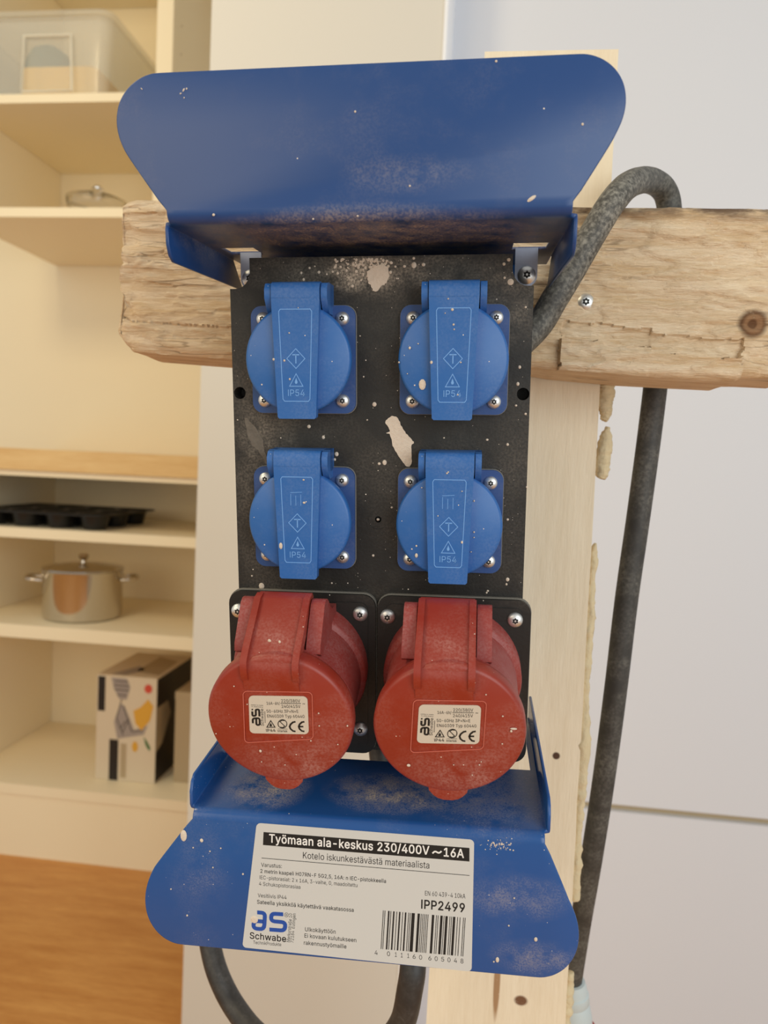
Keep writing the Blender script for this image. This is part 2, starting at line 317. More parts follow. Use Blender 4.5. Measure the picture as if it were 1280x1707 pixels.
GLYPHS = """ 	188	
+	453	198,34 198,364 255,364 255,34|61,172 61,226 391,226 391,172
,	188	38,-119 68,71 137,71 84,-119
-	453	337,244 337,188 114,188 114,244
/	249	235,533 71,-76 14,-76 178,533
0	453	227,-7 174,1 130,24 95,62 69,113 60,144 53,178 49,214 48,254 49,294 53,330 60,364 69,395 95,447 130,484 174,508 227,516 279,508 323,484 358,447 384,395 393,364 400,330 404,294 405,254 404,214 400,178 393,144 384,113 359,62 323,24 279,1|227,50 261,56 290,74 313,103 330,144 340,194 344,254 340,314 330,365 313,405 290,435 261,453 227,460 192,453 163,435 140,405 123,365 113,314 109,254 113,194 123,144 140,103 163,74 192,56
1	453	76,0 76,55 391,55 391,0|276,509 276,0 212,0 212,448 209,448 86,358 86,427 198,509
2	453	64,0 64,47 234,229 282,282 299,305 311,327 318,348 320,371 317,397 308,419 293,436 273,449 250,457 224,460 196,457 172,447 153,433 139,413 130,390 127,362 66,362 71,405 86,442 111,473 143,496 182,511 225,516 268,511 306,497 337,474 361,445 376,411 381,372 378,345 371,318 357,290 336,259 306,223 267,180 153,60 153,57 389,57 389,0
3	453	218,-7 173,-3 133,10 98,30 70,57 52,91 44,132 109,132 115,107 126,87 144,71 165,59 191,52 219,50 248,53 275,61 297,74 315,93 325,116 329,145 326,172 316,196 299,217 275,234 242,244 201,248 157,248 157,299 288,448 288,452 70,452 70,509 372,509 372,461 211,278 211,289 264,288 308,276 344,253 371,222 387,186 393,145 387,103 370,66 344,36 309,12 266,-2
4	453	40,105 40,158 247,509 311,509 109,166 109,163 413,163 413,105|282,0 282,121 282,146 282,318 343,318 343,0
5	453	221,-7 178,-2 140,11 108,32 83,60 66,93 60,130 122,130 127,108 138,89 154,73 173,60 196,52 221,50 250,53 276,64 298,82 314,104 324,131 328,162 324,193 314,221 297,244 275,262 248,273 218,277 192,275 167,268 145,258 128,246 67,253 96,509 366,509 366,452 151,452 134,301 136,301 155,315 178,325 203,331 229,334 263,330 294,321 321,306 345,285 364,260 379,231 388,199 391,163 385,117 369,76 343,41 309,15 268,-1
6	453	226,-7 182,-1 142,15 109,40 84,74 69,115 64,162 68,199 80,239 102,285 137,340 252,509 322,509 151,261 145,261 165,288 196,307 214,312 235,314 278,309 316,295 346,271 370,240 384,201 389,157 384,112 368,73 343,39 310,14 271,-2|226,48 254,52 279,63 299,79 314,101 324,128 327,157 324,187 314,213 299,235 279,251 254,262 226,265 198,262 174,252 153,235 138,214 128,188 125,158 128,128 138,102 153,79 174,63 198,52
7	453	97,0 323,448 323,452 62,452 62,509 391,509 391,449 165,0
8	453	226,-7 178,-2 136,11 101,33 74,62 57,96 52,135 55,166 65,195 81,220 101,241 125,256 153,265 153,267 119,282 93,308 76,342 70,380 75,417 90,450 114,477 146,498 184,511 226,516 269,511 306,498 337,477 361,450 377,417 382,380 376,342 359,308 333,282 300,267 300,265 327,256 351,241 372,220 387,195 397,166 401,135 395,96 378,62 352,33 317,11 275,-2|226,49 258,52 285,60 307,74 323,91 333,113 337,139 333,165 322,189 305,208 283,223 256,232 226,235 196,232 169,223 147,208 130,189 119,165 115,139 119,113 129,91 145,74 167,60 195,52|226,290 252,292 274,300 293,313 307,330 316,351 319,376 316,399 308,420 294,437 275,449 252,457 226,460 200,457 177,449 159,437 145,420 136,399 133,376 136,351 145,330 159,313 178,300 201,292
9	453	226,516 271,510 310,494 343,468 368,434 384,393 389,347 385,309 373,270 350,224 315,168 200,0 130,0 301,248 307,248 287,221 257,202 238,196 218,195 175,199 137,214 106,237 83,269 68,307 64,352 69,397 85,436 110,469 143,494 182,510|226,460 199,457 174,446 154,429 138,407 129,381 125,352 129,322 138,295 154,274 174,257 199,247 226,243 254,247 279,257 299,273 314,295 324,321 327,350 324,381 314,407 299,429 279,446 254,457
:	188	95,-4 78,-1 63,9 53,24 50,41 53,59 63,73 78,83 95,87 113,83 128,73 138,59 141,41 138,24 128,9 113,-1|95,271 78,274 63,284 53,299 50,316 53,334 63,349 78,359 95,362 113,359 128,349 138,334 141,316 138,299 128,284 113,274
A	480	16,0 201,509 276,509 463,0 395,0 287,302 264,372 232,478 245,478 213,371 191,302 85,0|110,142 110,199 370,199 370,142
C	510	267,-7 235,-5 205,1 177,11 150,25 126,42 104,63 86,88 70,115 57,146 48,179 42,215 40,254 42,293 48,329 57,362 70,393 86,421 104,445 126,466 150,484 177,498 205,508 235,514 267,516 305,513 340,504 373,490 402,471 427,447 448,418 463,385 473,348 408,348 401,373 389,395 375,413 357,428 337,440 315,449 292,454 267,456 223,450 184,432 150,403 125,364 109,314 103,254 109,194 125,145 151,105 184,76 223,59 267,53 292,55 315,60 337,69 357,81 375,96 389,114 401,136 408,160 473,160 463,124 448,91 428,62 402,38 373,19 341,5 305,-4
E	419	60,0 60,509 372,509 372,452 125,452 125,286 355,286 355,229 125,229 125,57 375,57 375,0
F	410	60,0 60,509 369,509 369,452 125,452 125,278 346,278 346,221 125,221 125,0
G	520	269,-7 236,-5 205,1 176,11 149,25 125,43 104,64 85,88 69,116 57,146 47,179 42,215 40,254 42,293 47,329 57,362 69,393 85,421 103,445 125,466 149,484 175,498 203,508 233,514 265,516 304,513 340,504 374,489 403,469 429,445 449,416 465,384 474,349 408,349 399,372 387,393 373,411 356,427 337,439 315,448 291,454 265,456 222,450 183,432 150,404 125,364 109,314 103,254 109,194 125,145 151,105 184,76 224,59 269,53 309,57 345,71 374,93 396,123 410,160 415,202 434,199 283,199 283,256 478,256 478,200 471,141 451,91 419,50 377,19 326,0
H	517	60,0 60,509 125,509 125,289 392,289 392,509 457,509 457,0 392,0 392,232 125,232 125,0
I	190	65,0 65,509 127,509 127,0
K	467	104,145 104,216 139,261 174,303 212,344 364,509 448,509 231,276 228,276|60,0 60,509 125,509 125,334 124,225 125,193 125,0|372,0 188,259 228,309 449,0
M	628	60,0 60,509 152,509 277,187 287,159 299,123 311,84 322,49 307,49 318,83 330,121 342,158 352,187 476,509 568,509 568,0 504,0 504,291 504,327 505,369 506,413 507,457 513,457 498,409 482,363 467,322 456,291 342,0 286,0 170,291 159,321 145,361 129,408 112,457 119,457 120,416 121,372 122,328 122,291 122,0
N	523	60,0 60,509 136,509 343,183 363,151 388,107 414,55 405,54 401,108 399,157 399,195 399,509 463,509 463,0 387,0 202,290 177,331 148,381 108,452 119,454 122,384 124,328 125,291 125,0
P	445	60,0 60,509 235,509 289,503 332,487 366,462 390,430 404,391 409,348 404,304 390,265 366,233 332,207 289,191 235,186 126,186 126,242 233,242 269,246 297,256 318,272 333,294 342,319 344,348 342,376 333,402 318,423 297,439 268,449 232,452 125,452 125,0
R	449	60,0 60,509 236,509 290,504 333,489 367,465 390,433 405,395 409,352 405,309 390,271 367,240 333,217 289,203 236,198 126,198 126,255 234,255 269,258 298,267 319,281 334,300 342,324 345,352 342,380 334,405 319,425 298,440 269,449 233,452 125,452 125,0|353,0 230,229 303,229 428,0
S	447	224,-9 172,-4 128,9 91,31 64,60 46,96 38,137 104,137 110,110 123,88 142,71 166,59 194,52 224,49 257,52 286,60 311,74 329,92 341,114 346,139 342,161 332,179 316,193 296,205 245,222 184,239 128,260 86,289 60,326 52,372 58,413 75,448 102,476 138,498 180,511 227,516 275,511 316,498 351,476 377,449 394,415 401,378 337,378 326,412 302,437 267,453 225,459 194,456 167,448 145,435 129,418 118,398 115,376 119,352 131,334 148,319 169,308 212,293 264,279 312,264 336,252 359,238 379,220 395,198 405,171 408,139 403,99 386,64 360,34 323,11 278,-4
T	449	32,452 32,509 417,509 417,452 257,452 257,0 193,0 193,452
U	517	259,-8 203,-2 154,15 114,43 85,80 66,124 60,173 60,509 124,509 124,178 128,144 141,113 160,87 187,68 220,56 259,52 298,56 331,68 357,87 377,113 389,144 393,178 393,509 457,509 457,173 451,124 433,80 403,43 363,15 315,-2
V	480	204,0 16,509 84,509 192,206 215,137 248,31 235,31 267,138 290,206 395,509 463,509 278,0
a	389	160,-9 126,-5 94,5 68,22 48,45 35,73 30,108 34,138 43,161 58,179 78,193 100,203 125,211 178,220 234,227 265,235 276,255 276,257 273,279 267,297 256,311 240,322 220,329 196,331 171,329 149,322 118,301 100,274 41,291 57,322 79,346 104,364 133,375 163,382 194,384 239,379 263,372 286,360 306,343 322,320 333,290 337,251 337,0 277,0 277,52 272,52 252,25 236,12 215,1 190,-6|170,45 202,49 228,59 248,74 263,93 272,115 276,138 276,190 259,182 231,176 200,171 175,168 134,159 117,150 103,139 95,124 92,105 94,87 102,72 114,61 130,52 149,47
b	424	229,-8 198,-5 172,4 153,17 138,31 118,59 112,59 112,0 53,0 53,509 114,509 114,319 118,319 137,346 152,360 171,373 197,381 229,384 274,378 313,361 345,332 370,293 385,245 390,189 385,133 370,84 346,45 313,16 274,-2|220,47 253,51 279,66 301,88 316,117 325,151 328,189 325,227 316,261 301,290 280,311 253,325 220,330 188,325 161,312 140,291 125,263 116,229 113,189 116,150 125,115 140,86 162,65 188,51
c	396	207,-8 159,-2 117,16 82,46 56,85 40,133 34,187 40,243 56,291 82,330 117,360 159,378 207,384 234,383 260,377 284,368 305,356 324,341 340,322 353,301 362,277 303,262 290,289 270,311 242,325 207,330 173,325 145,310 124,287 108,258 99,224 96,187 99,151 108,117 124,89 145,66 173,51 207,46 243,52 271,66 292,89 304,117 363,102 354,78 341,56 325,37 306,21 285,9 261,-1 235,-6
d	424	195,-8 151,-2 111,16 79,45 55,84 39,133 34,189 39,245 55,293 79,332 112,361 151,378 196,384 228,381 253,373 272,360 287,346 306,319 311,319 311,509 372,509 372,0 313,0 313,59 307,59 287,31 272,17 252,4 227,-5|205,47 236,51 263,65 284,86 299,115 309,150 312,189 309,229 300,263 284,291 263,312 237,325 205,330 172,325 145,311 124,290 108,261 99,227 96,189 99,151 109,117 124,88 145,66 172,51
e	404	212,-8 161,-2 117,16 82,46 56,85 40,132 34,187 39,242 55,290 81,329 115,359 157,378 205,384 236,382 266,374 294,361 319,341 341,315 357,282 368,242 371,194 371,169 75,169 75,221 338,221 310,202 307,237 298,269 283,294 263,314 237,326 205,330 173,326 146,313 125,294 109,270 99,241 96,211 96,178 100,139 110,106 128,80 151,61 179,50 212,46 234,48 254,53 271,61 285,73 297,88 306,105 365,91 353,63 335,39 311,19 283,4 249,-5
f	254	228,379 228,327 6,327 6,379|81,0 81,432 84,461 96,486 113,505 135,519 161,527 187,530 222,527 243,521 227,468 215,472 195,474 171,470 154,460 145,443 142,419 142,0
g	425	207,-151 168,-148 134,-140 105,-127 82,-110 64,-91 51,-69 101,-41 122,-66 136,-78 154,-88 178,-95 207,-97 249,-92 282,-75 304,-47 311,-6 311,68 306,68 287,41 272,28 252,16 227,8 195,5 152,10 113,27 80,53 55,90 39,136 34,191 39,246 55,293 80,332 112,361 152,378 196,384 228,382 253,373 273,360 288,346 308,319 313,319 313,379 372,379 372,-9 367,-54 350,-90 324,-117 291,-136 251,-147|205,59 237,63 264,75 285,95 300,121 309,154 312,193 309,231 300,264 285,291 264,312 237,325 205,330 172,325 145,312 124,290 109,262 99,229 96,193 99,155 109,123 124,96 145,76 172,63
h	410	114,227 114,0 53,0 53,509 114,509 114,287 102,287 124,332 152,362 187,379 227,384 264,380 295,369 321,349 341,321 353,285 357,240 357,0 296,0 296,235 290,275 273,304 246,323 210,329 184,326 161,317 141,303 126,283 117,257
i	167	53,0 53,379 114,379 114,0|84,443 67,446 54,455 44,468 41,483 44,499 54,512 67,521 84,524 100,521 114,512 123,499 126,483 123,468 114,455 100,446
k	381	110,137 110,212 121,212 284,379 360,379 184,199 177,199|53,0 53,509 114,509 114,0|294,0 148,186 191,229 372,0
l	180	61,0 61,533 119,533 119,0
m	610	53,0 53,379 112,379 112,295 108,295 118,323 132,346 151,363 172,376 195,384 219,386 257,380 287,361 309,331 321,295 312,295 322,321 337,343 357,361 381,375 407,383 437,386 468,383 497,372 522,354 541,328 553,296 557,255 557,0 496,0 496,254 490,289 473,313 447,326 419,330 395,328 374,320 358,307 345,290 338,270 335,247 335,0 274,0 274,260 269,288 253,311 229,326 199,330 178,328 158,320 140,307 126,289 117,266 114,238 114,0
n	410	114,227 114,0 53,0 53,379 112,379 112,287 102,287 124,332 152,362 187,379 227,384 264,380 295,369 321,349 341,321 353,285 357,240 357,0 296,0 296,235 290,275 273,304 246,323 210,329 184,326 161,317 141,303 126,283 117,257
o	415	207,-8 159,-2 117,16 82,46 56,85 40,133 34,187 40,243 56,291 82,330 117,360 159,378 207,384 256,378 299,360 333,330 359,291 376,243 381,187 376,133 359,85 333,46 299,16 256,-2|207,46 242,51 270,66 292,89 307,117 316,151 319,187 316,224 307,258 292,287 270,310 242,325 207,330 173,325 145,310 124,287 108,258 99,224 96,187 99,151 108,117 124,89 145,66 173,51
p	424	53,-143 53,379 112,379 112,319 118,319 137,346 152,360 171,373 197,381 229,384 274,378 313,361 345,332 370,293 385,245 390,189 385,133 370,84 346,45 313,16 274,-2 229,-8 198,-5 173,4 153,17 138,31 118,59 114,59 114,-143|220,47 253,51 279,66 301,88 316,117 325,151 328,189 325,227 316,261 301,290 280,311 253,325 220,330 188,325 161,312 140,291 125,263 116,229 113,189 116,150 125,115 140,86 162,65 188,51
r	259	53,0 53,379 112,379 112,321 115,321 130,347 152,367 181,380 213,385 229,384 243,384 243,322 230,324 207,326 182,323 159,315 140,301 126,284 117,262 114,237 114,0
s	365	182,-8 145,-5 112,3 84,18 62,38 45,63 36,94 94,107 105,79 124,60 150,49 181,45 217,50 244,62 262,81 268,103 265,121 254,136 237,147 212,155 149,170 104,186 72,208 53,237 47,274 51,305 65,332 87,354 115,370 149,381 187,384 223,381 254,372 279,358 299,339 314,316 324,290 268,277 258,298 243,316 219,328 187,333 156,329 131,317 114,299 109,277 112,258 124,243 144,232 172,223 229,209 275,194 306,171 325,142 331,107 326,75 312,47 290,24 260,6 223,-5
t	227	204,379 204,327 6,327 6,379|65,471 126,471 126,98 128,76 136,61 150,53 170,50 185,51 202,54 213,2 192,-3 168,-4 125,2 92,21 72,52 65,93
u	410	182,-5 146,-1 115,11 89,31 69,59 57,95 53,139 53,379 114,379 114,144 119,105 137,75 164,56 200,50 226,53 249,62 268,77 283,97 293,122 296,153 296,379 357,379 357,0 298,0 298,92 307,92 286,47 257,17 222,0
v	389	163,0 17,379 84,379 165,155 187,87 206,21 184,21 203,87 224,155 305,379 371,379 226,0
w	567	138,0 23,379 87,379 133,214 154,137 175,41 165,41 186,135 206,214 252,379 316,379 362,214 382,136 402,41 391,41 413,135 434,214 480,379 545,379 429,0 368,0 319,172 305,225 291,280 277,338 291,338 277,280 263,225 248,172 199,0
x	379	21,0 171,218 171,171 29,379 100,379 147,306 179,253 207,206 175,206 202,253 233,306 282,379 352,379 209,169 209,214 358,0 287,0 231,85 200,136 173,182 205,182 178,136 148,85 91,0
y	389	47,-139 61,-86 71,-87 104,-89 118,-84 130,-74 141,-58 151,-36 163,-1 17,379 84,379 165,155 187,87 206,21 184,21 202,87 224,155 305,379 371,379 204,-58 191,-85 177,-107 159,-124 139,-136 117,-143 91,-145 65,-143
z	380	42,0 42,46 254,320 254,323 48,323 48,379 333,379 333,331 126,60 126,56 339,56 339,0
~	453	52,150 55,188 66,218 82,240 103,255 127,263 151,266 175,264 197,256 220,241 246,221 275,198 299,192 318,196 332,207 341,226 344,253 400,253 397,215 386,185 370,163 349,148 326,139 301,137 276,139 254,148 232,162 207,182 177,204 154,210 136,207 121,196 111,178 108,150
ß	441	122,362 122,0 60,0 60,362 63,398 70,429 82,456 99,477 143,506 197,516 229,512 260,503 289,486 312,463 327,432 332,393 330,370 325,351 309,322 292,299 285,272 288,256 297,241 327,215 362,188 378,171 391,152 400,129 403,100 399,69 386,42 366,21 340,6 307,-4 269,-7 237,-5 207,1 182,10 164,20 187,74 217,58 238,52 265,50 297,53 321,64 337,81 342,104 339,123 330,139 300,167 264,194 248,209 235,227 226,247 223,272 224,291 230,306 247,329 264,353 270,368 272,388 266,420 250,442 226,455 197,459 164,453 141,435 127,405
ä	389	160,-9 126,-5 94,5 68,22 48,45 35,73 30,108 34,138 43,161 58,179 78,193 100,203 125,211 178,220 234,227 265,235 276,255 276,257 273,279 267,297 256,311 240,322 220,329 196,331 171,329 149,322 118,301 100,274 41,291 57,322 79,346 104,364 133,375 163,382 194,384 239,379 263,372 286,360 306,343 322,320 333,290 337,251 337,0 277,0 277,52 272,52 252,25 236,12 215,1 190,-6|170,45 202,49 228,59 248,74 263,93 272,115 276,138 276,190 259,182 231,176 200,171 175,168 134,159 117,150 103,139 95,124 92,105 94,87 102,72 114,61 130,52 149,47|261,443 246,446 233,455 224,468 221,483 224,499 233,512 246,520 261,523 277,520 290,512 299,499 301,483 299,468 290,455 277,446|117,443 102,446 89,455 80,468 77,483 80,499 89,512 102,520 117,523 133,520 146,512 155,499 158,483 155,468 146,455 133,446
ö	415	207,-8 159,-2 117,16 82,46 56,85 40,133 34,187 40,243 56,291 82,330 117,360 159,378 207,384 256,378 299,360 333,330 359,291 376,243 381,187 376,133 359,85 333,46 299,16 256,-2|207,46 242,51 270,66 292,89 307,117 316,151 319,187 316,224 307,258 292,287 270,310 242,325 207,330 173,325 145,310 124,287 108,258 99,224 96,187 99,151 108,117 124,89 145,66 173,51|279,443 264,446 251,455 242,468 239,483 242,499 251,512 264,520 279,523 295,520 308,512 317,499 320,483 317,468 308,455 295,446|136,443 120,446 107,455 98,468 95,483 98,499 107,512 120,520 136,523 151,520 164,512 173,499 176,483 173,468 164,455 151,446"""
FONT = {}
for _ln in GLYPHS.split('\n'):
    _c, _a, _p = _ln.split('\t')
    FONT[_c] = (int(_a), [[tuple(int(k)/509 for k in q.split(',')) for q in c.split(' ')] for c in _p.split('|')] if _p else [])
def _sarea(c): return sum(c[i-1][0]*c[i][1]-c[i][0]*c[i-1][1] for i in range(len(c)))/2
def _inside(p, c):
    r = False
    for i in range(len(c)):
        (x0, y0), (x1, y1) = c[i-1], c[i]
        if (y0 > p[1]) != (y1 > p[1]) and p[0] < (x1-x0)*(p[1]-y0)/(y1-y0)+x0: r = not r
    return r
def fillet(pts, r, k=4):
    """open polyline with rounded corners"""
    P = [Vector(p[:2]) for p in pts]; out = [tuple(P[0])]
    for a, p, c in zip(P, P[1:], P[2:]):
        u, v = (a-p), (c-p); d = min(r, u.length*.48, v.length*.48); u.normalize(); v.normalize()
        p0, p1 = p+u*d, p+v*d
        for i in range(k+1):
            t = i/k; q = p0*(1-t)**2+p*2*t*(1-t)+p1*t*t; out.append(tuple(q))
    return out+[tuple(P[-1])]
def glyph_groups(cons):
    """outer contours, each with the holes lying in it"""
    if not cons: return []
    big = max(cons, key=lambda c: abs(_sarea(c))); sg = _sarea(big) > 0
    outs = [[c] for c in cons if (_sarea(c) > 0) == sg]
    for h in cons:
        if (_sarea(h) > 0) != sg:
            own = [o for o in outs if _inside(h[0], o[0])] or outs
            min(own, key=lambda o: abs(_sarea(o[0]))).append(h)
    return outs
def text_mesh(string, bold=0):
    """outline lettering, capital height 1"""
    layers = {}; x = 0
    for ch in string:
        a, cons = FONT[ch]
        for k, grp in enumerate(glyph_groups(cons)): layers.setdefault(k, []).append((x, grp))
        x += a/509 + bold*1.2
    out = bmesh.new(); dg = None
    for k, items in layers.items():
        c = bpy.data.curves.new('lettering', 'CURVE'); c.dimensions = '2D'; c.fill_mode = 'FRONT'; c.resolution_u = 1
        for x, grp in items:
            for con in grp:
                sp = c.splines.new('POLY'); sp.points.add(len(con)-1); sp.use_cyclic_u = True
                for p, q in zip(sp.points, con): p.co = (q[0]+x, q[1], 0, 1)
        o = bpy.data.objects.new('lettering', c); COL.objects.link(o)
        dg = bpy.context.evaluated_depsgraph_get(); me = bpy.data.meshes.new_from_object(o.evaluated_get(dg))
        out.from_mesh(me); bpy.data.objects.remove(o); bpy.data.curves.remove(c); bpy.data.meshes.remove(me)
    if bold:                                   # heavier weight: the same outline stamped round a small circle
        out.verts.index_update(); vs, fs = [v.co.copy() for v in out.verts], [[v.index for v in f.verts] for f in out.faces]
        for k in range(8):
            d = Vector((bold*math.cos(k*math.pi/4), bold*math.sin(k*math.pi/4), -.0006*(k+1))); nv = [out.verts.new(v+d) for v in vs]
            for f in fs: out.faces.new([nv[i] for i in f])
    me = bpy.data.meshes.new('lettering'); out.to_mesh(me); out.free(); return me
def apply_mods(o, *mods):
    for t, kw in mods:
        m = o.modifiers.new(t, t)
        for k, v in kw.items(): setattr(m, k, v)
    bpy.context.view_layer.update()
    dg = bpy.context.evaluated_depsgraph_get(); me = bpy.data.meshes.new_from_object(o.evaluated_get(dg))
    old = o.data; o.modifiers.clear(); o.data = me; me.name = o.name; bpy.data.meshes.remove(old)
def cut(o, *cutters):
    apply_mods(o, *[('BOOLEAN', {'object': c, 'operation': 'DIFFERENCE', 'solver': 'EXACT'}) for c in cutters])
    for c in cutters: bpy.data.objects.remove(c)
    o.data.shade_smooth(); o.data.set_sharp_from_angle(angle=R_(35))
def merge(o, mb, mat):
    """adds small marks to the mesh of a part (own copy of the mesh, extra material slot)"""
    if o.data.users > 1: o.data = o.data.copy()
    me = o.data
    names = [m.name for m in me.materials]
    if mat.name not in names: me.materials.append(mat); names.append(mat.name)
    mi = names.index(mat.name)
    bmesh.ops.recalc_face_normals(mb.bm, faces=mb.bm.faces[:])
    for v in mb.bm.verts: v.co *= mb.sc
    for f in mb.bm.faces: f.material_index = mi; f.smooth = True
    tmp = bpy.data.meshes.new('marks'); mb.bm.to_mesh(tmp); mb.bm.free()
    bm = bmesh.new(); bm.from_mesh(me); bm.from_mesh(tmp); bm.to_mesh(me); bm.free(); bpy.data.meshes.remove(tmp)
def circ(cx, cy, r, n=32, a0=0, a1=360):
    k = n if a1-a0 >= 360 else n+1
    return [(cx+r*math.cos(R_(a0+(a1-a0)*i/n)), cy+r*math.sin(R_(a0+(a1-a0)*i/n))) for i in range(k)]
def rrect(x0, x1, y0, y1, r, n=6):
    return circ(x1-r, y1-r, r, n, 0, 90)+circ(x0+r, y1-r, r, n, 90, 180)+circ(x0+r, y0+r, r, n, 180, 270)+circ(x1-r, y0+r, r, n, 270, 360)
def smoothpath(pts, k=6):                     # Catmull-Rom
    P = [Vector(p) for p in pts]; out = []
    for i in range(len(P)-1):
        a, b, c, d = P[max(i-1, 0)], P[i], P[i+1], P[min(i+2, len(P)-1)]
        for j in range(k):
            t = j/k; out.append(.5*((2*b)+(c-a)*t+(2*a-5*b+4*c-d)*t*t+(3*b-a-3*c+d)*t**3))
    out.append(P[-1]); return out
def thing(name, label, cat, mw=None, group=None):
    o = bpy.data.objects.new(name, None); COL.objects.link(o); o.empty_display_size = .05
    if mw is not None: o.matrix_world = mw
    return tag(o, label, cat, group)
def tag(o, label, cat, group=None):
    o['label'] = label; o['category'] = cat
    if group: o['group'] = group
    return o
def struct(o): o['kind'] = 'structure'; return o
def copy_part(o, parent, dx=0, dy=0, dz=0):
    c = o.copy(); COL.objects.link(c); c.parent = parent; c.location = o.location+Vector((dx, dy, dz))
    for ch in list(o.children):
        d = ch.copy(); COL.objects.link(d); d.parent = c
    return c
def TR(x, y, z=0): return Matrix.Translation((x, y, z))

# ------------------------------------------------------------------ the room
D_BACK = D_CAB+.43; D_SLAB = 1.2; D_WALL = 1.27
def wall(name, x0, x1, y0, y1, z0, z1, m, bev=0):
    b = MB(1); b.box(x0, x1, y0, y1, z0, z1, bev); return struct(b.build(name, m))
fl = MB(1); fl.box(-2.4, 1.6, -1.6, D_BACK+.06, -.05, 0)
M['floor'] = wood('oak_floor', (214, 158, 92), (184, 122, 62), (1, 9, 9), 5, .4, .08)
struct(fl.build('floor', M['floor']))
wall('wall_back', -2.4, -.22, D_BACK+.012, D_BACK+.06, 0, 2.6, M['cream'])
slab_l = room(330, 780, D_SLAB).x; slab_r = room(744, 0, D_SLAB).x
wall('wall_middle', slab_l, slab_r, D_SLAB, D_SLAB+.6, 0, 2.6, M['wallslab'], .002)
x0 = room(741, 0, D_SLAB).x; x1 = room(754, 0, D_SLAB).x
b = MB(1); b.prism([(x0+.001, D_SLAB+.01), (x0+.001, D_SLAB-.004), (x1-.006, D_SLAB-.004), (x1, D_SLAB+.004), (x1, D_WALL+.02), (x0+.001, D_WALL+.02)], 0, 2.6)
struct(b.build('bright_strip_1', M['edge']))  # added strip standing in for a lit gap, its brightness in the colour
sz0 = room(1005, 1349, D_WALL).z; sz1 = room(1280, 1367, D_WALL).z; zs = (sz0+sz1)/2
b = MB(1); b.box(x1, 1.6, D_WALL, D_WALL+.03, zs+.0058, 2.6, .001); b.box(x1, 1.6, D_WALL-.0015, D_WALL+.03, 0, zs-.0058, .001); b.mi = 1; b.box(x1, 1.6, D_WALL+.010, D_WALL+.04, 0, 2.6)
struct(b.build('wall_right', [M['wallwhite'], M['cardtan']]))

# ------------------------------------------------------------------ kitchen cabinets behind
XL = room(-68, 600, D_CAB).x; T_ = .018
def zc(py, px=160): return room(px, py, D_CAB).z
XR = room(420, 900, D_CAB).x
XD0, XD1 = room(262, 60, D_CAB).x, room(289, 60, D_CAB).x
g = .0008
def cab_panel(name, par, x0, x1, y0, y1, z0, z1, m='cream', bev=.0012):
    b = MB(1); b.box(x0, x1, y0, y1, z0, z1, bev); return b.build(name, M[m], par)
zu0, zu1 = zc(362), zc(346)                    # lowest board of the wall cabinet
zm0, zm1 = zc(169), zc(154)
wc = thing('wall_cabinet', 'open white wall cabinet at upper left with storage box and glass bowl on its shelves', 'cabinet', Matrix.Translation((XL, D_CAB, zu0)))
def loc(o, par): o.parent = par; o.matrix_parent_inverse = par.matrix_world.inverted(); return o
bpy.context.view_layer.update()
zt = 2.3
loc(cab_panel('bottom_board', None, XL, XD0-g, D_CAB, D_BACK, zu0, zu1), wc)
loc(cab_panel('shelf', None, XL, XD0-g, D_CAB+.002, D_BACK, zm0, zm1), wc)
loc(cab_panel('side_panel', None, XL-T_, XL-g, D_CAB, D_BACK, zu0, zt), wc)
b = MB(1); b.box(XD0, XD1, D_CAB-.002, D_BACK, zu0, zt, .0012); b.mi = 1
for k in range(14):                            # shelf pin holes
    for yy in (.045, .34): b.lathe([(0, 0), (.0025, 0), (.0025, .0004), (0, .0004)], Matrix.Translation((XD1+.0002, D_CAB+yy, zu0+.07+k*.064)) @ Matrix.Rotation(R_(90), 4, 'Y'), 10)
loc(b.build('divider_panel', [M['cream'], M['cardtan']]), wc)
loc(cab_panel('back_panel', None, XL-T_, XD1+.2, D_BACK+.001, D_BACK+.010, zu0, zt), wc)
loc(cab_panel('top_board', None, XL-T_, XD1+.2, D_CAB, D_BACK, zt+g, zt+T_), wc)
# base cabinet
zk1, zk0 = zc(753), zc(789)
zl0 = zc(1340)
bc = thing('base_cabinet', 'open white base cabinet under the light wood worktop with pot and boxes on its shelves', 'cabinet', Matrix.Translation((XL, D_CAB, 0)))
bpy.context.view_layer.update()
def sh(y0, y1, name='shelf', setb=.0): loc(cab_panel(name, None, XL, XR-g, D_CAB+setb, D_BACK, zc(y1), zc(y0)), bc)
sh(790, 799, 'top_rail')
sh(887, 904); sh(1051, 1073); sh(1321, 1338, 'bottom_board')
loc(cab_panel('side_panel', None, XL-T_, XL-g, D_CAB, D_BACK, 0, zc(790)), bc)
loc(cab_panel('side_panel', None, XR, XR+T_, D_CAB, D_BACK, 0, zc(790)), bc)
loc(cab_panel('back_panel', None, XL-T_, XR+T_, D_BACK+.001, D_BACK+.010, 0, zc(790)), bc)
loc(cab_panel('plinth', None, XL, XR-g, D_CAB+.004, D_CAB+.02, 0, zc(1338)-g), bc)
b = MB(1); b.box(XL-T_, XR+T_, D_CAB-.008, D_BACK+.008, zc(790)+g, zk1, .002)
tag(b.build('worktop', M['oak']), 'light wood worktop edge above the muffin tin shelf', 'worktop')

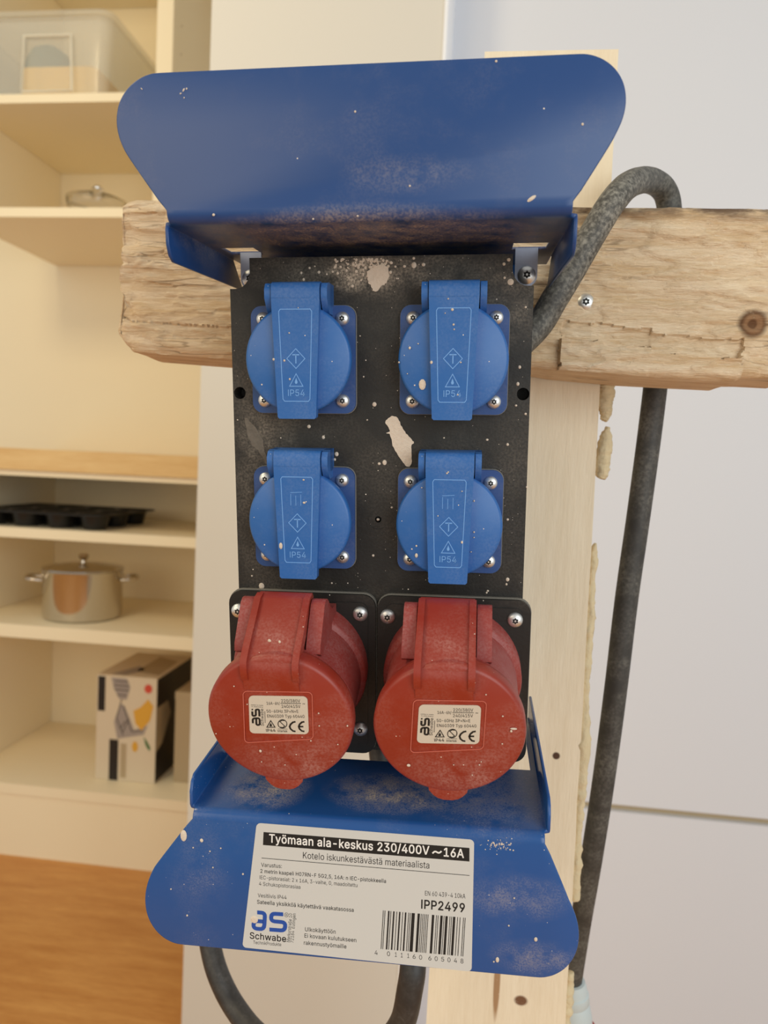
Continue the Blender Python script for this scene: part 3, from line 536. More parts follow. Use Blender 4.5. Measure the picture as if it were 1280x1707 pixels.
# ------------------------------------------------------------------ timber stand
YB = max((BOX @ Vector(mm(u, v, -77))).y for u in (-72, 72) for v in (60, 94))+.0055
YBB = YB+.045; YP = YBB+.001; YPB = YP+.045
def beam():
    b = MB(1); NX = 420
    tops = [(196, 345), (206, 334), (220, 331), (300, 334), (500, 336), (800, 338), (1000, 342), (1130, 344), (1280, 346), (1360, 347)]
    bots = [(200, 545), (206, 575), (222, 586), (300, 592), (380, 598), (500, 603), (905, 612), (935, 617), (1060, 628), (1150, 633), (1236, 637), (1244, 630), (1280, 630), (1360, 634)]
    def ip(tab, x):
        for (a, b_), (c, d) in zip(tab, tab[1:]):
            if x <= c: return b_+(d-b_)*max(0, min(1, (x-a)/(c-a)))
        return tab[-1][1]
    xa, xb = room(203, 460, YB).x, room(1340, 480, YB).x
    nf, nt_, = 120, 20
    secs = []
    for i in range(NX+1):
        s_ = i/NX; px = 203+(1340-203)*s_
        zt_ = room(px, ip(tops, px), YB).z; zb_ = room(px, ip(bots, px), YB).z
        X = room(px, 480, YB).x
        ring = []
        def add(y, z, front):
            p = Vector((X, y, z))
            q = Vector((X*10, y*60, z*95))
            d = noise.noise(Vector((X*9, y*90, z*230)))*.0006 + noise.noise(Vector((X*3, y*20, z*40)))*.0012
            if front:
                for fx, fz, am, sd in ((5, 24, .0015, 0), (9, 52, .0011, 9), (16, 95, .0008, 4), (26, 170, .0006, 13)):   # torn, stepped fibres
                    t_ = noise.noise(Vector((X*fx, sd, z*fz+X*2))) + .35*noise.noise(Vector((X*fx*5, sd+2, z*fz*2.5)))
                    d += am*max(0, min(1, (t_-.02)*14))
            # split ledge along the lower right, broken shoulder at lower left
            ppx, ppy = px, 853.5
            if front:
                tz = (z-zb_)/(zt_-zb_)
                if 938+5*noise.noise(Vector((1, 2, z*260))) < px < 1243+7*noise.noise(Vector((4, 2, z*260))):
                    lim = .17-.00011*(px-938)+ (.02 if px < 1090 else -.01)+.018*noise.noise(Vector((X*70, 2, 0)))+.008*noise.noise(Vector((X*300, 5, 0)))
                    if tz < lim: d += .0042
                    elif tz < lim+.11: d -= .0036*(1-(tz-lim)/.11*.5)
                if px < 275 and .62 < tz < .9 : d -= .0012
                if px < 470 and tz < .20: d -= .0016+.004*max(0, .12-tz)
                if tz > .9: d += .002*noise.noise(Vector((X*30, 1, z*90)))-.002*(tz-.9)*10*max(0, noise.noise(Vector((X*14, 7, 2)))+.3)
            e = .004*min(1, max(0, (235-px)/32))
            p.y -= d*(1 if front else 0); p.z += 0 if front else d*.7
            p.x += (.004*noise.noise(Vector((y*60, z*60, 4)))+.003*noise.noise(Vector((y*200, z*200, 1))))*(1 if px < 215 else 0)
            if front: p.y += e*(.3+abs(noise.noise(Vector((X*60, z*80, 0)))))
            ring.append(b.bm.verts.new(p))
        rr = .004
        for k in range(nf): 
            t = k/nf; add(YB+rr*(max(0, 1-t*18)**2+max(0, 1-(1-t)*18)**2), zb_+(zt_-zb_)*t, True)
        for k in range(nt_): add(YB+rr+(YBB-YB-rr)*k/nt_, zt_, False)
        for k in range(6): add(YBB, zt_+(zb_-zt_)*k/6, False) if False else ring.append(b.bm.verts.new((X, YBB, zt_+(zb_-zt_)*k/6)))
        for k in range(nt_): add(YBB-(YBB-YB-rr)*k/nt_, zb_, False)
        secs.append(ring)
    n = len(secs[0])
    for a, c in zip(secs, secs[1:]):
        for k in range(n): b.face([a[k], a[(k+1) % n], c[(k+1) % n], c[k]])
    for r_, rev in ((secs[0], True), (secs[-1], False)):
        cen = sum((v.co for v in r_), Vector())/n
        if rev: cen.x -= .001
        cv = b.bm.verts.new(cen)
        for k in range(n): b.face([r_[k], r_[(k+1) % n], cv])
    kn = room(1253, 541, YB); bk = [room(x, y, YB) for x, y in ((1180, 348), (1275, 352), (960, 350), (1060, 350))]
    m = wood('rough_sawn_timber', (250, 228, 196), (222, 190, 148), (1, 10, 10), 11, .9, .9,
        knots=[((kn.x, kn.y, kn.z), (.0088, .02, .0088), (98, 68, 46)), ((kn.x+.0004, kn.y, kn.z), (.0068, .02, .0068), (164, 126, 92)), ((kn.x, kn.y, kn.z), (.003, .02, .003), (120, 86, 60))],
        bark=[((p.x, p.y+.006, p.z), (.045, .02, .008), (96, 72, 56)) for p in bk], fine=1.3, contrast=(.4, .62), cracks=[(5, .012, .6), (10, .018, .45)])
    o = b.build('timber_beam', m, smooth=50)
    return tag(o, 'rough sawn horizontal timber beam behind the power box with a round knot at right', 'timber')
bm_ = beam()

def screw(name, r, par, T, mat=None, h=None, unit=.001):
    """pan head with a torx recess, local +z is out of the surface"""
    h = h or r*.62; b = MB(unit)
    b.lathe([(0, 0), (r, 0), (r, h*.22), (r*.93, h*.5), (r*.75, h*.78), (r*.52, h*.95), (r*.45, h), (0, h)], T, 24)
    b.mi = 1
    star = [((r*.44 if i % 2 else r*.29)*math.cos(R_(i*30)), (r*.44 if i % 2 else r*.29)*math.sin(R_(i*30))) for i in range(12)]
    b.prism(star, h*.98, h*1.02, 0, T); b.mi = 0
    b.lathe([(r*.14, h*1.02), (r*.12, h*1.06), (0, h*1.06)], T, 8)
    return b.build(name, [mat or M['zinc'], M['dark']], par, smooth=50)
p = room(976, 504, YB)
bs = screw('screw', .0052, None, Matrix.Translation((p.x, p.y+.0012, p.z)) @ Matrix.Rotation(R_(90), 4, 'X'), unit=1)
bs.parent = bm_

def post():
    b = MB(1)
    A, B_ = room(808, 86, YP), room(1031, 82, YP); C, D = room(713, 1660, YP), room(945, 1660, YP)
    def ext(a, c): return a+(c-a)*((a.z-.001)/(a.z-c.z))
    C, D = ext(A, C), ext(B_, D)
    nx, nz = 1, 60
    pts = [(A, B_, 0)]
    rows = []
    for k in range(nz+1):
        t = k/nz; L = A.lerp(C, t); Rr = B_.lerp(D, t)
        j = .0006*noise.noise(Vector((0, 0, t*40)))
        q = [(L.x, YP), (Rr.x+j, YP), (Rr.x+j, YPB), (L.x, YPB)]
        rows.append([b.bm.verts.new((x, y, L.z*(1)+(Rr.z-L.z)*(i in (1, 2))*(1-t))) for i, (x, y) in enumerate(q)])
    for a, c in zip(rows, rows[1:]):
        for i in range(4): b.face([a[i], a[(i+1) % 4], c[(i+1) % 4], c[i]])
    b.face(rows[0]); b.face(rows[-1][::-1])
    k1, k2, k3 = room(927, 1260, YP), room(868, 1668, YP), room(828, 1640, YP)
    m = wood('planed_pine', (242, 228, 202), (226, 208, 178), (10, 10, 1), 8, .75, .25,
        knots=[((k1.x, k1.y, k1.z), (.0028, .01, .0028), (84, 60, 46)), ((k2.x, k2.y, k2.z), (.005, .01, .004), (120, 86, 62)), ((k3.x, k3.y, k3.z), (.0025, .01, .028), (170, 134, 98))], contrast=(.3, .75))
    o = b.build('timber_post', m, smooth=30)
    tag(o, 'pale upright timber post behind the beam with dried foam along its right edge', 'timber')
    # dried foam stuck to the right edge
    def lump(bm, a):
        bm.normal_update()
        for v in bm.verts:
            p = v.co; v.co = p + v.normal*a*(noise.noise(p*190)+.6*noise.noise(p*420)+.4*noise.noise(p*900))
    def strip(pts, seed, fx=1.0):
        f = MB(1); P = [(room(x, y, YP+.004), r) for x, y, r in pts]
        path = smoothpath([tuple(p) for p, r in P], 14); n = len(path); rad = []
        for i in range(n):
            t = i/(n-1)*(len(P)-1); j = min(int(t), len(P)-2); r = P[j][1]+(P[j+1][1]-P[j][1])*(t-j)
            rad.append(max(.0006, r*(1+.22*noise.noise(Vector((i*.21, seed, 0))))))
        f.tube(path, rad, 18); lump(f.bm, .0011)
        q = f.build('foam_residue', M['foam'], None, smooth=80); q.parent = o; return q
    strip([(1010, 637, .0035), (1011, 645, .0052), (1009, 668, .0050), (1009, 690, .0036), (1006, 700, .002)], 1)
    strip([(1013, 712, .0012), (1009, 735, .0044), (1005, 765, .0048), (1003, 790, .0042), (1001, 797, .003)], 2)
    strip([(992, 905, .0012), (989, 930, .0026), (986, 980, .0022), (983, 1030, .0034), (979, 1090, .0030), (975, 1160, .0024), (973, 1230, .0042), (968, 1300, .0042), (966, 1340, .0032), (963, 1390, .0026), (960, 1440, .0036), (957, 1500, .0032)], 3)
    strip([(950, 1620, .0022), (947, 1660, .0036), (944, 1690, .003), (942, 1720, .003)], 4)
    return o
post()

# ------------------------------------------------------------------ power distribution box
pb = thing('power_distribution_box', 'blue and black site power box with four blue and two red covered sockets', 'power box', BOX)
# --- blue sheet metal covers
def cover(name, sgn, vb, ang, holes, mat, wflange, L=63, shear=0):
    """sgn +1 upper, -1 lower; plate at v = vb running from w -72 to 44, then bent away from the box"""
    bm = bmesh.new(); cache = {}
    def V(u, v, w_):
        k = (round(u, 2), round(v, 2), round(w_, 2))
        if k not in cache: cache[k] = bm.verts.new((u*.001, v*.001, w_*.001))
        return cache[k]
    us, ws = holes['us'], holes['ws']
    def ok(i, j): return (i, j) not in holes['skip']
    for i in range(len(us)-1):
        for j in range(len(ws)-1):
            if ok(i, j): bm.faces.new([V(us[i], vb, ws[j]), V(us[i+1], vb, ws[j]), V(us[i+1], vb, ws[j+1]), V(us[i], vb, ws[j+1])])
    rb = 4.0; full = R_(90)-R_(ang)*sgn*sgn if False else R_(90-ang)
    arcs = []
    cu = [-81.3]+us[1:-1]+[81.3]
    prev = [V(us[0], vb, 44)]+[V(x, vb, 44) for x in us[1:-1]]+[V(us[-1], vb, 44)]
    for k in range(1, 7):
        th = full*k/6
        v = vb+sgn*rb*(1-math.cos(th)); w_ = 44+rb*math.sin(th)
        cur = [V(x, v, w_) for x in cu]
        for i in range(len(cu)-1): bm.faces.new([prev[i], prev[i+1], cur[i+1], cur[i]])
        prev = cur
    dv, dw = sgn*math.sin(full), math.cos(full)
    v0, w0 = vb+sgn*rb*(1-math.cos(full)), 44+rb*math.sin(full)
    half = [(81.3, 0), (82.2, 1.2), (84.5, 4.5), (95, 22), (98.6, 29), (100.6, 35), (101.3, 41), (100.6, 47), (98.6, 52), (95.4, 56.2), (91.2, 59.3), (86.5, 61), (82, 61.3)]
    half = [(p.x, p.y*L/63) for p in smoothpath([(x, s_, 0) for x, s_ in half[2:]], 4)]
    half = [(81.3, 0), (82.2, 1.2)]+half
    sk = lambda s_: shear*min(1, s_/25)
    rim = [V(x+sk(s_), v0+dv*s_, w0+dw*s_) for x, s_ in half]
    rim += [V(-x+sk(s_), v0+dv*s_, w0+dw*s_) for x, s_ in reversed(half)]
    loop = prev[1:-1]
    bm.faces.new([V(81.3, v0, w0)]+rim[1:-1]+[V(-81.3, v0, w0)]+loop)
    for sx in (-1, 1):                         # side flanges
        U = us[-1]*sx; hgt = 14.5
        top = [V(U, vb, x) for x in ws if x >= wflange]
        low = [V(U, vb-sgn*hgt*a, w_) for a, w_ in ((.12, 45.2), (.55, 45), (.85, 43), (1, 39.5), (1, wflange))]
        bm.faces.new(top+low)
    bmesh.ops.recalc_face_normals(bm, faces=bm.faces[:])
    me = bpy.data.meshes.new(name); bm.to_mesh(me); bm.free(); me.materials.append(mat)
    o = bpy.data.objects.new(name, me); COL.objects.link(o)
    apply_mods(o, ('SOLIDIFY', {'thickness': .0016, 'offset': 0, 'use_even_offset': True}), ('BEVEL', {'width': .0005, 'segments': 2, 'limit_method': 'ANGLE', 'angle_limit': R_(50)}))
    o.data.shade_smooth(); o.data.set_sharp_from_angle(angle=R_(45)); o.parent = pb; return o
UANG, LANG = -7, 5
uc = cover('upper_cover_flap', 1, 92, UANG, dict(us=[-83, -78, -62, 62, 78, 83], ws=[-72, -42, -26, -8, 44], skip={(1, 2), (3, 2)}), M['upper'], -58, 56.5, -1.5)
lc = cover('lower_cover_flap', -1, -171, LANG, dict(us=[-83, -79, 79, 83], ws=[-72, -50, -9, 44], skip={(1, 1)}), M['lower'], -72, 64.5, -3.8)
b = MB(); b.box(-72, 72, -172, 93, -74.5, -73, .3); b.build('back_plate', M['lower'], pb)
# --- black housing
HW = 71.2
def housing():
    b = MB()
    arcL = [(-61.4, 85.3), (-61.4, 78.5)]+[(-61.6-7.0*(1-math.cos(R_(a))), 78.5-7.2*math.sin(R_(a))) for a in range(15, 91, 15)]+[(-HW, 71.3)]
    arcR = [(-x, y) for x, y in arcL]
    pts = [(HW, 71.3)]+list(reversed(arcR))[1:]+arcL+[(-HW, -156), (-HW+3, -159.5), (HW-3, -159.5), (HW, -156)]
    b.prism(pts, 0, -26, 1.5)
    o = b.build('housing', M['black'], pb)
    cs = []
    for u, v, r, d in ((-69+1.2, 22.4, 2.9, 12), (68.6-.6, 22.6, 2.9, 12), (0.1, -38.5, 1.6, 5)):
        c = MB(); c.lathe([(0, 3), (r, 3), (r, -d), (0, -d)], TR(u, v), 24); cs.append(c.build('hole_cutter', M['dark']))
    c = MB(); c.lathe([(0, 3), (4.9, 3), (4.9, -.35), (0, -.35)], TR(.1, -38.5), 32); cs.append(c.build('hole_cutter', M['dark']))
    for c in cs: c.matrix_world = BOX
    bpy.context.view_layer.update(); cut(o, *cs)
    b = MB(); b.box(-60, 60, -157, 79, -70, -26.2, 2); q = b.build('housing_body', M['black'], o)
    return o
hs = housing()
# --- dried plaster and dust marks on the housing
def splat(pxs, z, thick, mat, par, name='plaster_splash', jit=.25, lab=None, k=4):
    P = [unp(x, y, z) for x, y in pxs]
    P = smoothpath([(x, y, 0) for x, y in P+[P[0]]], k)[:-1]
    P = [(p.x+random.uniform(-jit, jit), p.y+random.uniform(-jit, jit)) for p in P]
    b = MB(); b.prism(P, z+.02, z+thick, min(.2, thick*.4)); o = b.build(name, mat, par)
    if lab: o['label'] = lab
    return o
splat([(656, 693), (664, 697), (670, 712), (677, 722), (687, 733), (690, 738), (685, 745), (687, 765), (682, 778), (674, 774), (664, 758), (655, 743), (650, 724), (644, 722), (650, 718), (643, 706), (646, 698)], 0, .5, M['plaster'], hs, lab='large pale plaster splash')
splat([(407, 695), (414, 699), (428, 715), (438, 735), (441, 752), (446, 772), (440, 768), (433, 754), (420, 742), (412, 722)], 0, .12, M['dustmark'], hs, 'dust_smear', .3, 'grey leaf-shaped smear')
splat([(612, 452), (640, 440), (648, 455), (645, 472), (636, 478), (624, 486), (618, 476), (612, 466)], 0, .4, M['plaster'], hs, jit=.5)
b = MB()
for x, y, r in ((851, 470, 5), (841, 463, 2), (515, 711, 3), (539, 729, 2.6), (561, 757, 3.4), (558, 766, 2), (641, 771, 3.6), (632, 773, 2.6), (624, 674, 3.6), (863, 640, 2.6), (866, 612, 2.4), (876, 512, 2), (860, 676, 2), (876, 690, 2), (653, 846, 2), (846, 866, 2.2), (812, 733, 2.2), (846, 741, 2.2), (846, 966, 3), (844, 974, 1.8), (813, 985, 2), (811, 988, 1.6), (878, 812, 1.6), (740, 730, 1.5), (502, 455, 2), (506, 466, 2), (674, 444, 2.5), (690, 442, 4), (706, 441, 3), (622, 926, 2.2), (500, 938, 2), (436, 977, 5), (553, 972, 1.6), (468, 730, 1.3), (586, 620, 1.3), (612, 700, 1.4), (630, 866, 2.6), (848, 433, 3), (840, 440, 2.4), (600, 560, 1.3), (606, 628, 1.4), (420, 960, 1.6), (396, 700, 1.4)):
    u, v = unp(x, y); k = r/3.45
    b.lathe([(k, 0), (k*.8, .25), (0, .35)], TR(u, v) @ Matrix.Diagonal((1, random.uniform(.8, 1.25), 1, 1)), 10)
merge(hs, b, M['plaster'])
b = MB()                                       # crusty patch at the top edge
for i in range(150):
    t = random.random(); u = random.gauss(-7, 7 if t < .8 else 14); v = 84.6-abs(random.gauss(0, 3.5)) - .5
    if v < 70 or abs(u) > 58: continue
    k = random.uniform(.15, .75); b.lathe([(k, 0), (k*.7, .2), (0, .25)], TR(u, v, 0), 7)
merge(hs, b, M['plaster'])
# --- tabs from the upper cover
for sx in (-1, 1):
    b = MB()
    out = [(sx*68-5.6+9, 92.5), (sx*68-5.6, 92.5)] if False else None
    cx = 67.3*sx+ (1.7 if sx > 0 else -.6)
    b.prism([(cx-5.4, 92), (cx-5.4, 79)]+circ(cx, 79, 5.4, 12, 180, 360)[1:-1]+[(cx+5.4, 79), (cx+5.4, 92)], -24.6, -26, .3)
    t = b.build('mounting_tab', M['tab'], pb); t['label'] = 'bare metal tab'
    screw('tab_screw', 4.4, t, TR(cx+(.3 if sx > 0 else -.2), 79.2, -24.6))
# --- blue socket outlets
def blue_socket(cx, cy):
    b = MB(); b.prism(rrect(-25, 25, -25, 25, 5), .05, 3, .5)
    b.lathe([(23.6, 3), (23.6, 9), (0, 9)], None, 56)
    b.mi = 1; b.stroke([], .4, 0, 0); b.prism(rrect(-25.35, 25.35, -25.35, 25.35, 5.3), .02, .6)
    so = b.build('blue_socket_outlet', [M['bluedk'], M['rim']], pb); so.location = mm(cx, cy, 0)
    b = MB(); b.lathe([(0, 9.4), (24.2, 9.4), (24.7, 9.8), (24.8, 11), (24.8, 13), (24.4, 14), (23.4, 14.6), (0, 14.9)], None, 72)
    # tapered strap, wrapping over the hinge barrel
    b.prism([(-11.1, 27), (-9.0, -26.2), (-8.2, -27), (8.2, -27), (9.0, -26.2), (11.1, 27)], 13.5, 18, .7)
    prof = [(10, 26.9), (18, 26.9), (18, 31), (17, 33.3), (15, 34.3), (12, 34.3), (10, 33)]
    b.prism([(y, z) for z, y in prof], -11.1, 11.1, .35, Matrix(((0, 0, 1, 0), (1, 0, 0, 0), (0, 1, 0, 0), (0, 0, 0, 1))))
    lid = b.build('hinged_lid', M['blue'], so)
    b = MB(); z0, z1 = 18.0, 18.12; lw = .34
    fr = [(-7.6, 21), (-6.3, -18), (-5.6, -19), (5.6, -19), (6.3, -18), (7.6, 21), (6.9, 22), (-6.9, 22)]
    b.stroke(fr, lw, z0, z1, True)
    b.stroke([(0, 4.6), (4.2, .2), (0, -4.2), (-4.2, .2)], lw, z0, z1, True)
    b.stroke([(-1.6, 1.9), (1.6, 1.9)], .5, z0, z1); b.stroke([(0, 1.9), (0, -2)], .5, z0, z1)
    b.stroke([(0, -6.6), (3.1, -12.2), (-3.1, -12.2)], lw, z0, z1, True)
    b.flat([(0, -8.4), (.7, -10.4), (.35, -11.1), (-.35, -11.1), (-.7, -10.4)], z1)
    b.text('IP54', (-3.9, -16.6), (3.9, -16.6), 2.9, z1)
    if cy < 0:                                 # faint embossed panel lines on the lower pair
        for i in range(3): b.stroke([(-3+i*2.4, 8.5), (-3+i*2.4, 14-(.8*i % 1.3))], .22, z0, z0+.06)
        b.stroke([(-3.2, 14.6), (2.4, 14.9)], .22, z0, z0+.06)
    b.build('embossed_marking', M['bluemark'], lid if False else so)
    b = MB()
    for s_ in (-1, 1):
        x0_, x1_ = (11.5, 14.4) if s_ > 0 else (-14.4, -11.5)
        b.prism([(20.5, 3), (20.5, 11), (23, 14), (27, 17), (31, 17), (33.6, 15), (34.2, 12), (34.2, 3)], x0_, x1_, .5, Matrix(((0, 0, 1, 0), (1, 0, 0, 0), (0, 1, 0, 0), (0, 0, 0, 1))))
    b.box(-14.4, 14.4, 24, 34.2, .1, 9.4, .5)
    b.build('hinge', M['blue'], so)
    for sx in (-1, 1):
        for sy in (-1, 1):
            q = screw('screw', 3.25, so, Matrix.Identity(4)); q.location = mm(sx*19, sy*19, 3)
    return so
b1 = blue_socket(-35.5, 38)
b3 = blue_socket(-36.0, -38)
b2 = copy_part(b1, pb, .0711); b4 = copy_part(b3, pb, .0711)
# --- red industrial sockets; built round the left one
CX = -37.8
TILT = Matrix.Rotation(R_(10.5), 4, 'X')
LF = TR(CX, -113.2, 4) @ TILT               # lid frame in box space
def quad_round(c, r):
    out = []
    for i in range(4):
        p, a, d = Vector(c[i]+(0,)), Vector(c[i-1]+(0,)), Vector(c[(i+1) % 4]+(0,))
        ea, ed = (a-p).normalized(), (d-p).normalized()
        for k in range(7):
            th = k/6*math.pi/2; out.append((p+ea*r*(1-math.sin(th))+ed*r*(1-math.cos(th)))[:2])
    return out
def red_socket():
    b = MB(); b.prism(rrect(-37.3, 37.3, -42.5, 41.2, 6.5), .8, 4.5, .6, TR(0, -117))
    b.mi = 1; b.prism(rrect(-37.7, 37.7, -42.9, 41.6, 6.8), .05, 2.2, 0, TR(0, -117)); b.mi = 0
    b.prism(rrect(-33.5, 33.5, -39, 37.4, 4), 4.4, 5.0, .3, TR(0, -117))
    so = b.build('red_socket_outlet', [M['blackflange'], M['rim']], pb); so.location = mm(CX, 0, 0)
    Tl = TR(0, -113.2, 4) @ TILT
    b = MB(); b.lathe([(0, -6), (33.6, -6), (33.6, 7), (33, 8), (31.2, 9), (31.2, 36), (32.2, 36.5), (32.2, 38.8), (0, 38.8)], Tl, 72)
    b.build('barrel', M['redbody'], so)
    b = MB(); b.lathe([(0, 39.2), (32.6, 39.2), (33.1, 39.6), (33.4, 41), (33.4, 46), (32.8, 47.4), (31.6, 48.1), (0, 48.5)], Tl, 80)
    tabp = [(-9, -30), (-8.6, -33), (-6.6, -35.5), (-4.6, -37), (-2, -37.8), (2, -37.8), (4.6, -37), (6.6, -35.5), (8.6, -33), (9, -30)]
    b.prism(tabp, 43.6, 47.6, .7, Tl)
    # arm from the lid up to the hinge, with two raised ribs
    lidz = 48.4
    prof = [(46, 44), (46, 46.8), (34, 25.3), (32.5, 24)]
    yz = Matrix(((0, 0, 1, 0), (1, 0, 0, 0), (0, 1, 0, 0), (0, 0, 0, 1)))
    # in lid frame: hinge top sits at y ~ 41, z ~ 17
    armp = [(44, 11), (46.8, 13), (47.6, 17), (47, 21), (33, 44.5), (30, 48.2), (26, 49.6), (21, 49.3), (16, 48.5), (16, 44), (25, 42.6), (39.5, 20), (40, 13)]
    b.prism(armp, -12.4, 12.4, .4, Tl @ TR(-2.2, 0) @ yz)
    ribp = [(44, 15), (48, 16.5), (48, 21.8), (34, 45.8), (31, 49.6), (27, 50.6), (22.5, 50), (20, 48.6), (20, 46), (32, 38)]
    for s_ in (-1, 1):
        b.prism(ribp, *(sorted((s_*13.0, s_*10.0))), .5, Tl @ TR(-2.2, 0) @ yz)
    lid = b.build('hinged_lid', M['red'], so)
    earp = [(33, -4), (35, 5), (38.5, 10), (42.6, 12.8), (45.6, 16), (46.6, 19.4), (45.6, 22.6), (42.6, 25.4), (32, 36), (28.5, 37), (26, 34), (26, -4)]
    for s_, a, c in ((-1, -19.4, -13.5), (1, 13.5, 20)):
        b = MB(); b.prism(earp, a, c, .8, Tl @ TR(-2.2, 0) @ yz); b.build('hinge_ear', M['redbody'], so)
    # raised frame round the sticker
    q = [unp(x, y, 48.5, LF) for x, y in ((405, 1152), (520, 1154), (522, 1232), (408, 1238))]
    b = MB(); b.stroke(quad_round(q, 2.0), .35, 48.42, 48.62, True, Tl @ TR(0, 0))
    fr = b.build('embossed_frame', M['redmark'], so)
    # rating sticker
    Z = lambda x, y: unp(400+x*.10156, 1150+y*.10156, 48.6, LF)
    b = MB(); c = [Z(140, 95), Z(1105, 108), Z(1130, 730), Z(160, 712)]
    def lerp(a, d, t): return (a[0]+(d[0]-a[0])*t, a[1]+(d[1]-a[1])*t)
    b.prism(quad_round(c, 2.2), 48.4, 48.62, .05, Tl); b.mi = 1
    z = 48.66
    def t(s_, x0, y0, x1, y1, cap, bold=.012): b.text(s_, Z(x0, y0), Z(x1, y1), cap*.0289, z, bold, Tl)
    t('16A-6h/', 440, 242, 655, 245, 52); t('220/380V', 680, 204, 990, 205, 54); t('240/415V', 685, 294, 995, 296, 54)
    b.stroke([Z(665, 222), Z(1000, 223)], .3, z, z, False, Tl); t('~', 1030, 250, 1070, 250, 60)
    t('50-60Hz 3P+N+E', 440, 373, 960, 377, 54); t('EN60309 Typ 60440', 450, 453, 1062, 460, 54)
    b.stroke([Z(505, 505), Z(575, 612), Z(442, 612)], .45, z, z, True, Tl)
    b.flat([Z(505, 540), Z(528, 580), Z(520, 600), Z(490, 600), Z(482, 580)], z, Tl)
    t('IP44', 432, 686, 585, 686, 52, .03)
    cc = [Z(697+72*math.cos(R_(a)), 558+70*math.sin(R_(a))) for a in range(0, 360, 12)]
    b.stroke(cc, .38, z, z, True, Tl)
    b.stroke([Z(735, 505), Z(690, 500), Z(655, 520), Z(735, 595), Z(705, 618), Z(660, 610)], .42, z, z, False, Tl)
    b.stroke([Z(620, 640), Z(780, 642)], .2, z, z, False, Tl); t('Intertek', 620, 690, 780, 694, 40, .02)
    b.stroke([Z(x, y) for x, y in ((912, 522), (870, 530), (830, 565), (815, 602), (830, 640), (870, 674), (912, 682))], .85, z, z, False, Tl)
    b.stroke([Z(x, y) for x, y in ((1058, 522), (1015, 530), (978, 565), (964, 602), (978, 640), (1015, 674), (1058, 682))], .85, z, z, False, Tl)
    b.stroke([Z(964, 602), Z(1040, 602)], .85, z, z, False, Tl)
    # maker's mark, reading upwards
    b.stroke(fillet([Z(x, y) for x, y in ((213, 548), (208, 468), (322, 462), (326, 574), (270, 576), (266, 466))], 1.1), .95, z, z, False, Tl)
    b.stroke(fillet([Z(x, y) for x, y in ((202, 352), (205, 428), (262, 424), (258, 322), (314, 320), (320, 436))], 1.1), .95, z, z, False, Tl)
    b.flat([Z(190, 310), Z(215, 310), Z(215, 335), Z(190, 335)], z, Tl)
    t('Schwabe', 392, 592, 382, 312, 48, .01)
    t('safety is made', 182, 252, 380, 262, 16, .02); t('in Germany', 190, 280, 380, 290, 16, .02)
    b.stroke([Z(415, 540), Z(408, 350)], .22, z, z, False, Tl)
    b.build('rating_sticker', [M['label2'], M['ink']], so)['label'] = 'cream rating sticker'
    for x, y in ((-32.2, -86), (29.8, -85.2), (29.8, -146), (-32.2, -146)):
        s_ = screw('screw', 3.75, so, Matrix.Identity(4)); s_.location = mm(x, y, 4.9)
    return so
r1 = red_socket()
r2 = copy_part(r1, pb, .0756)
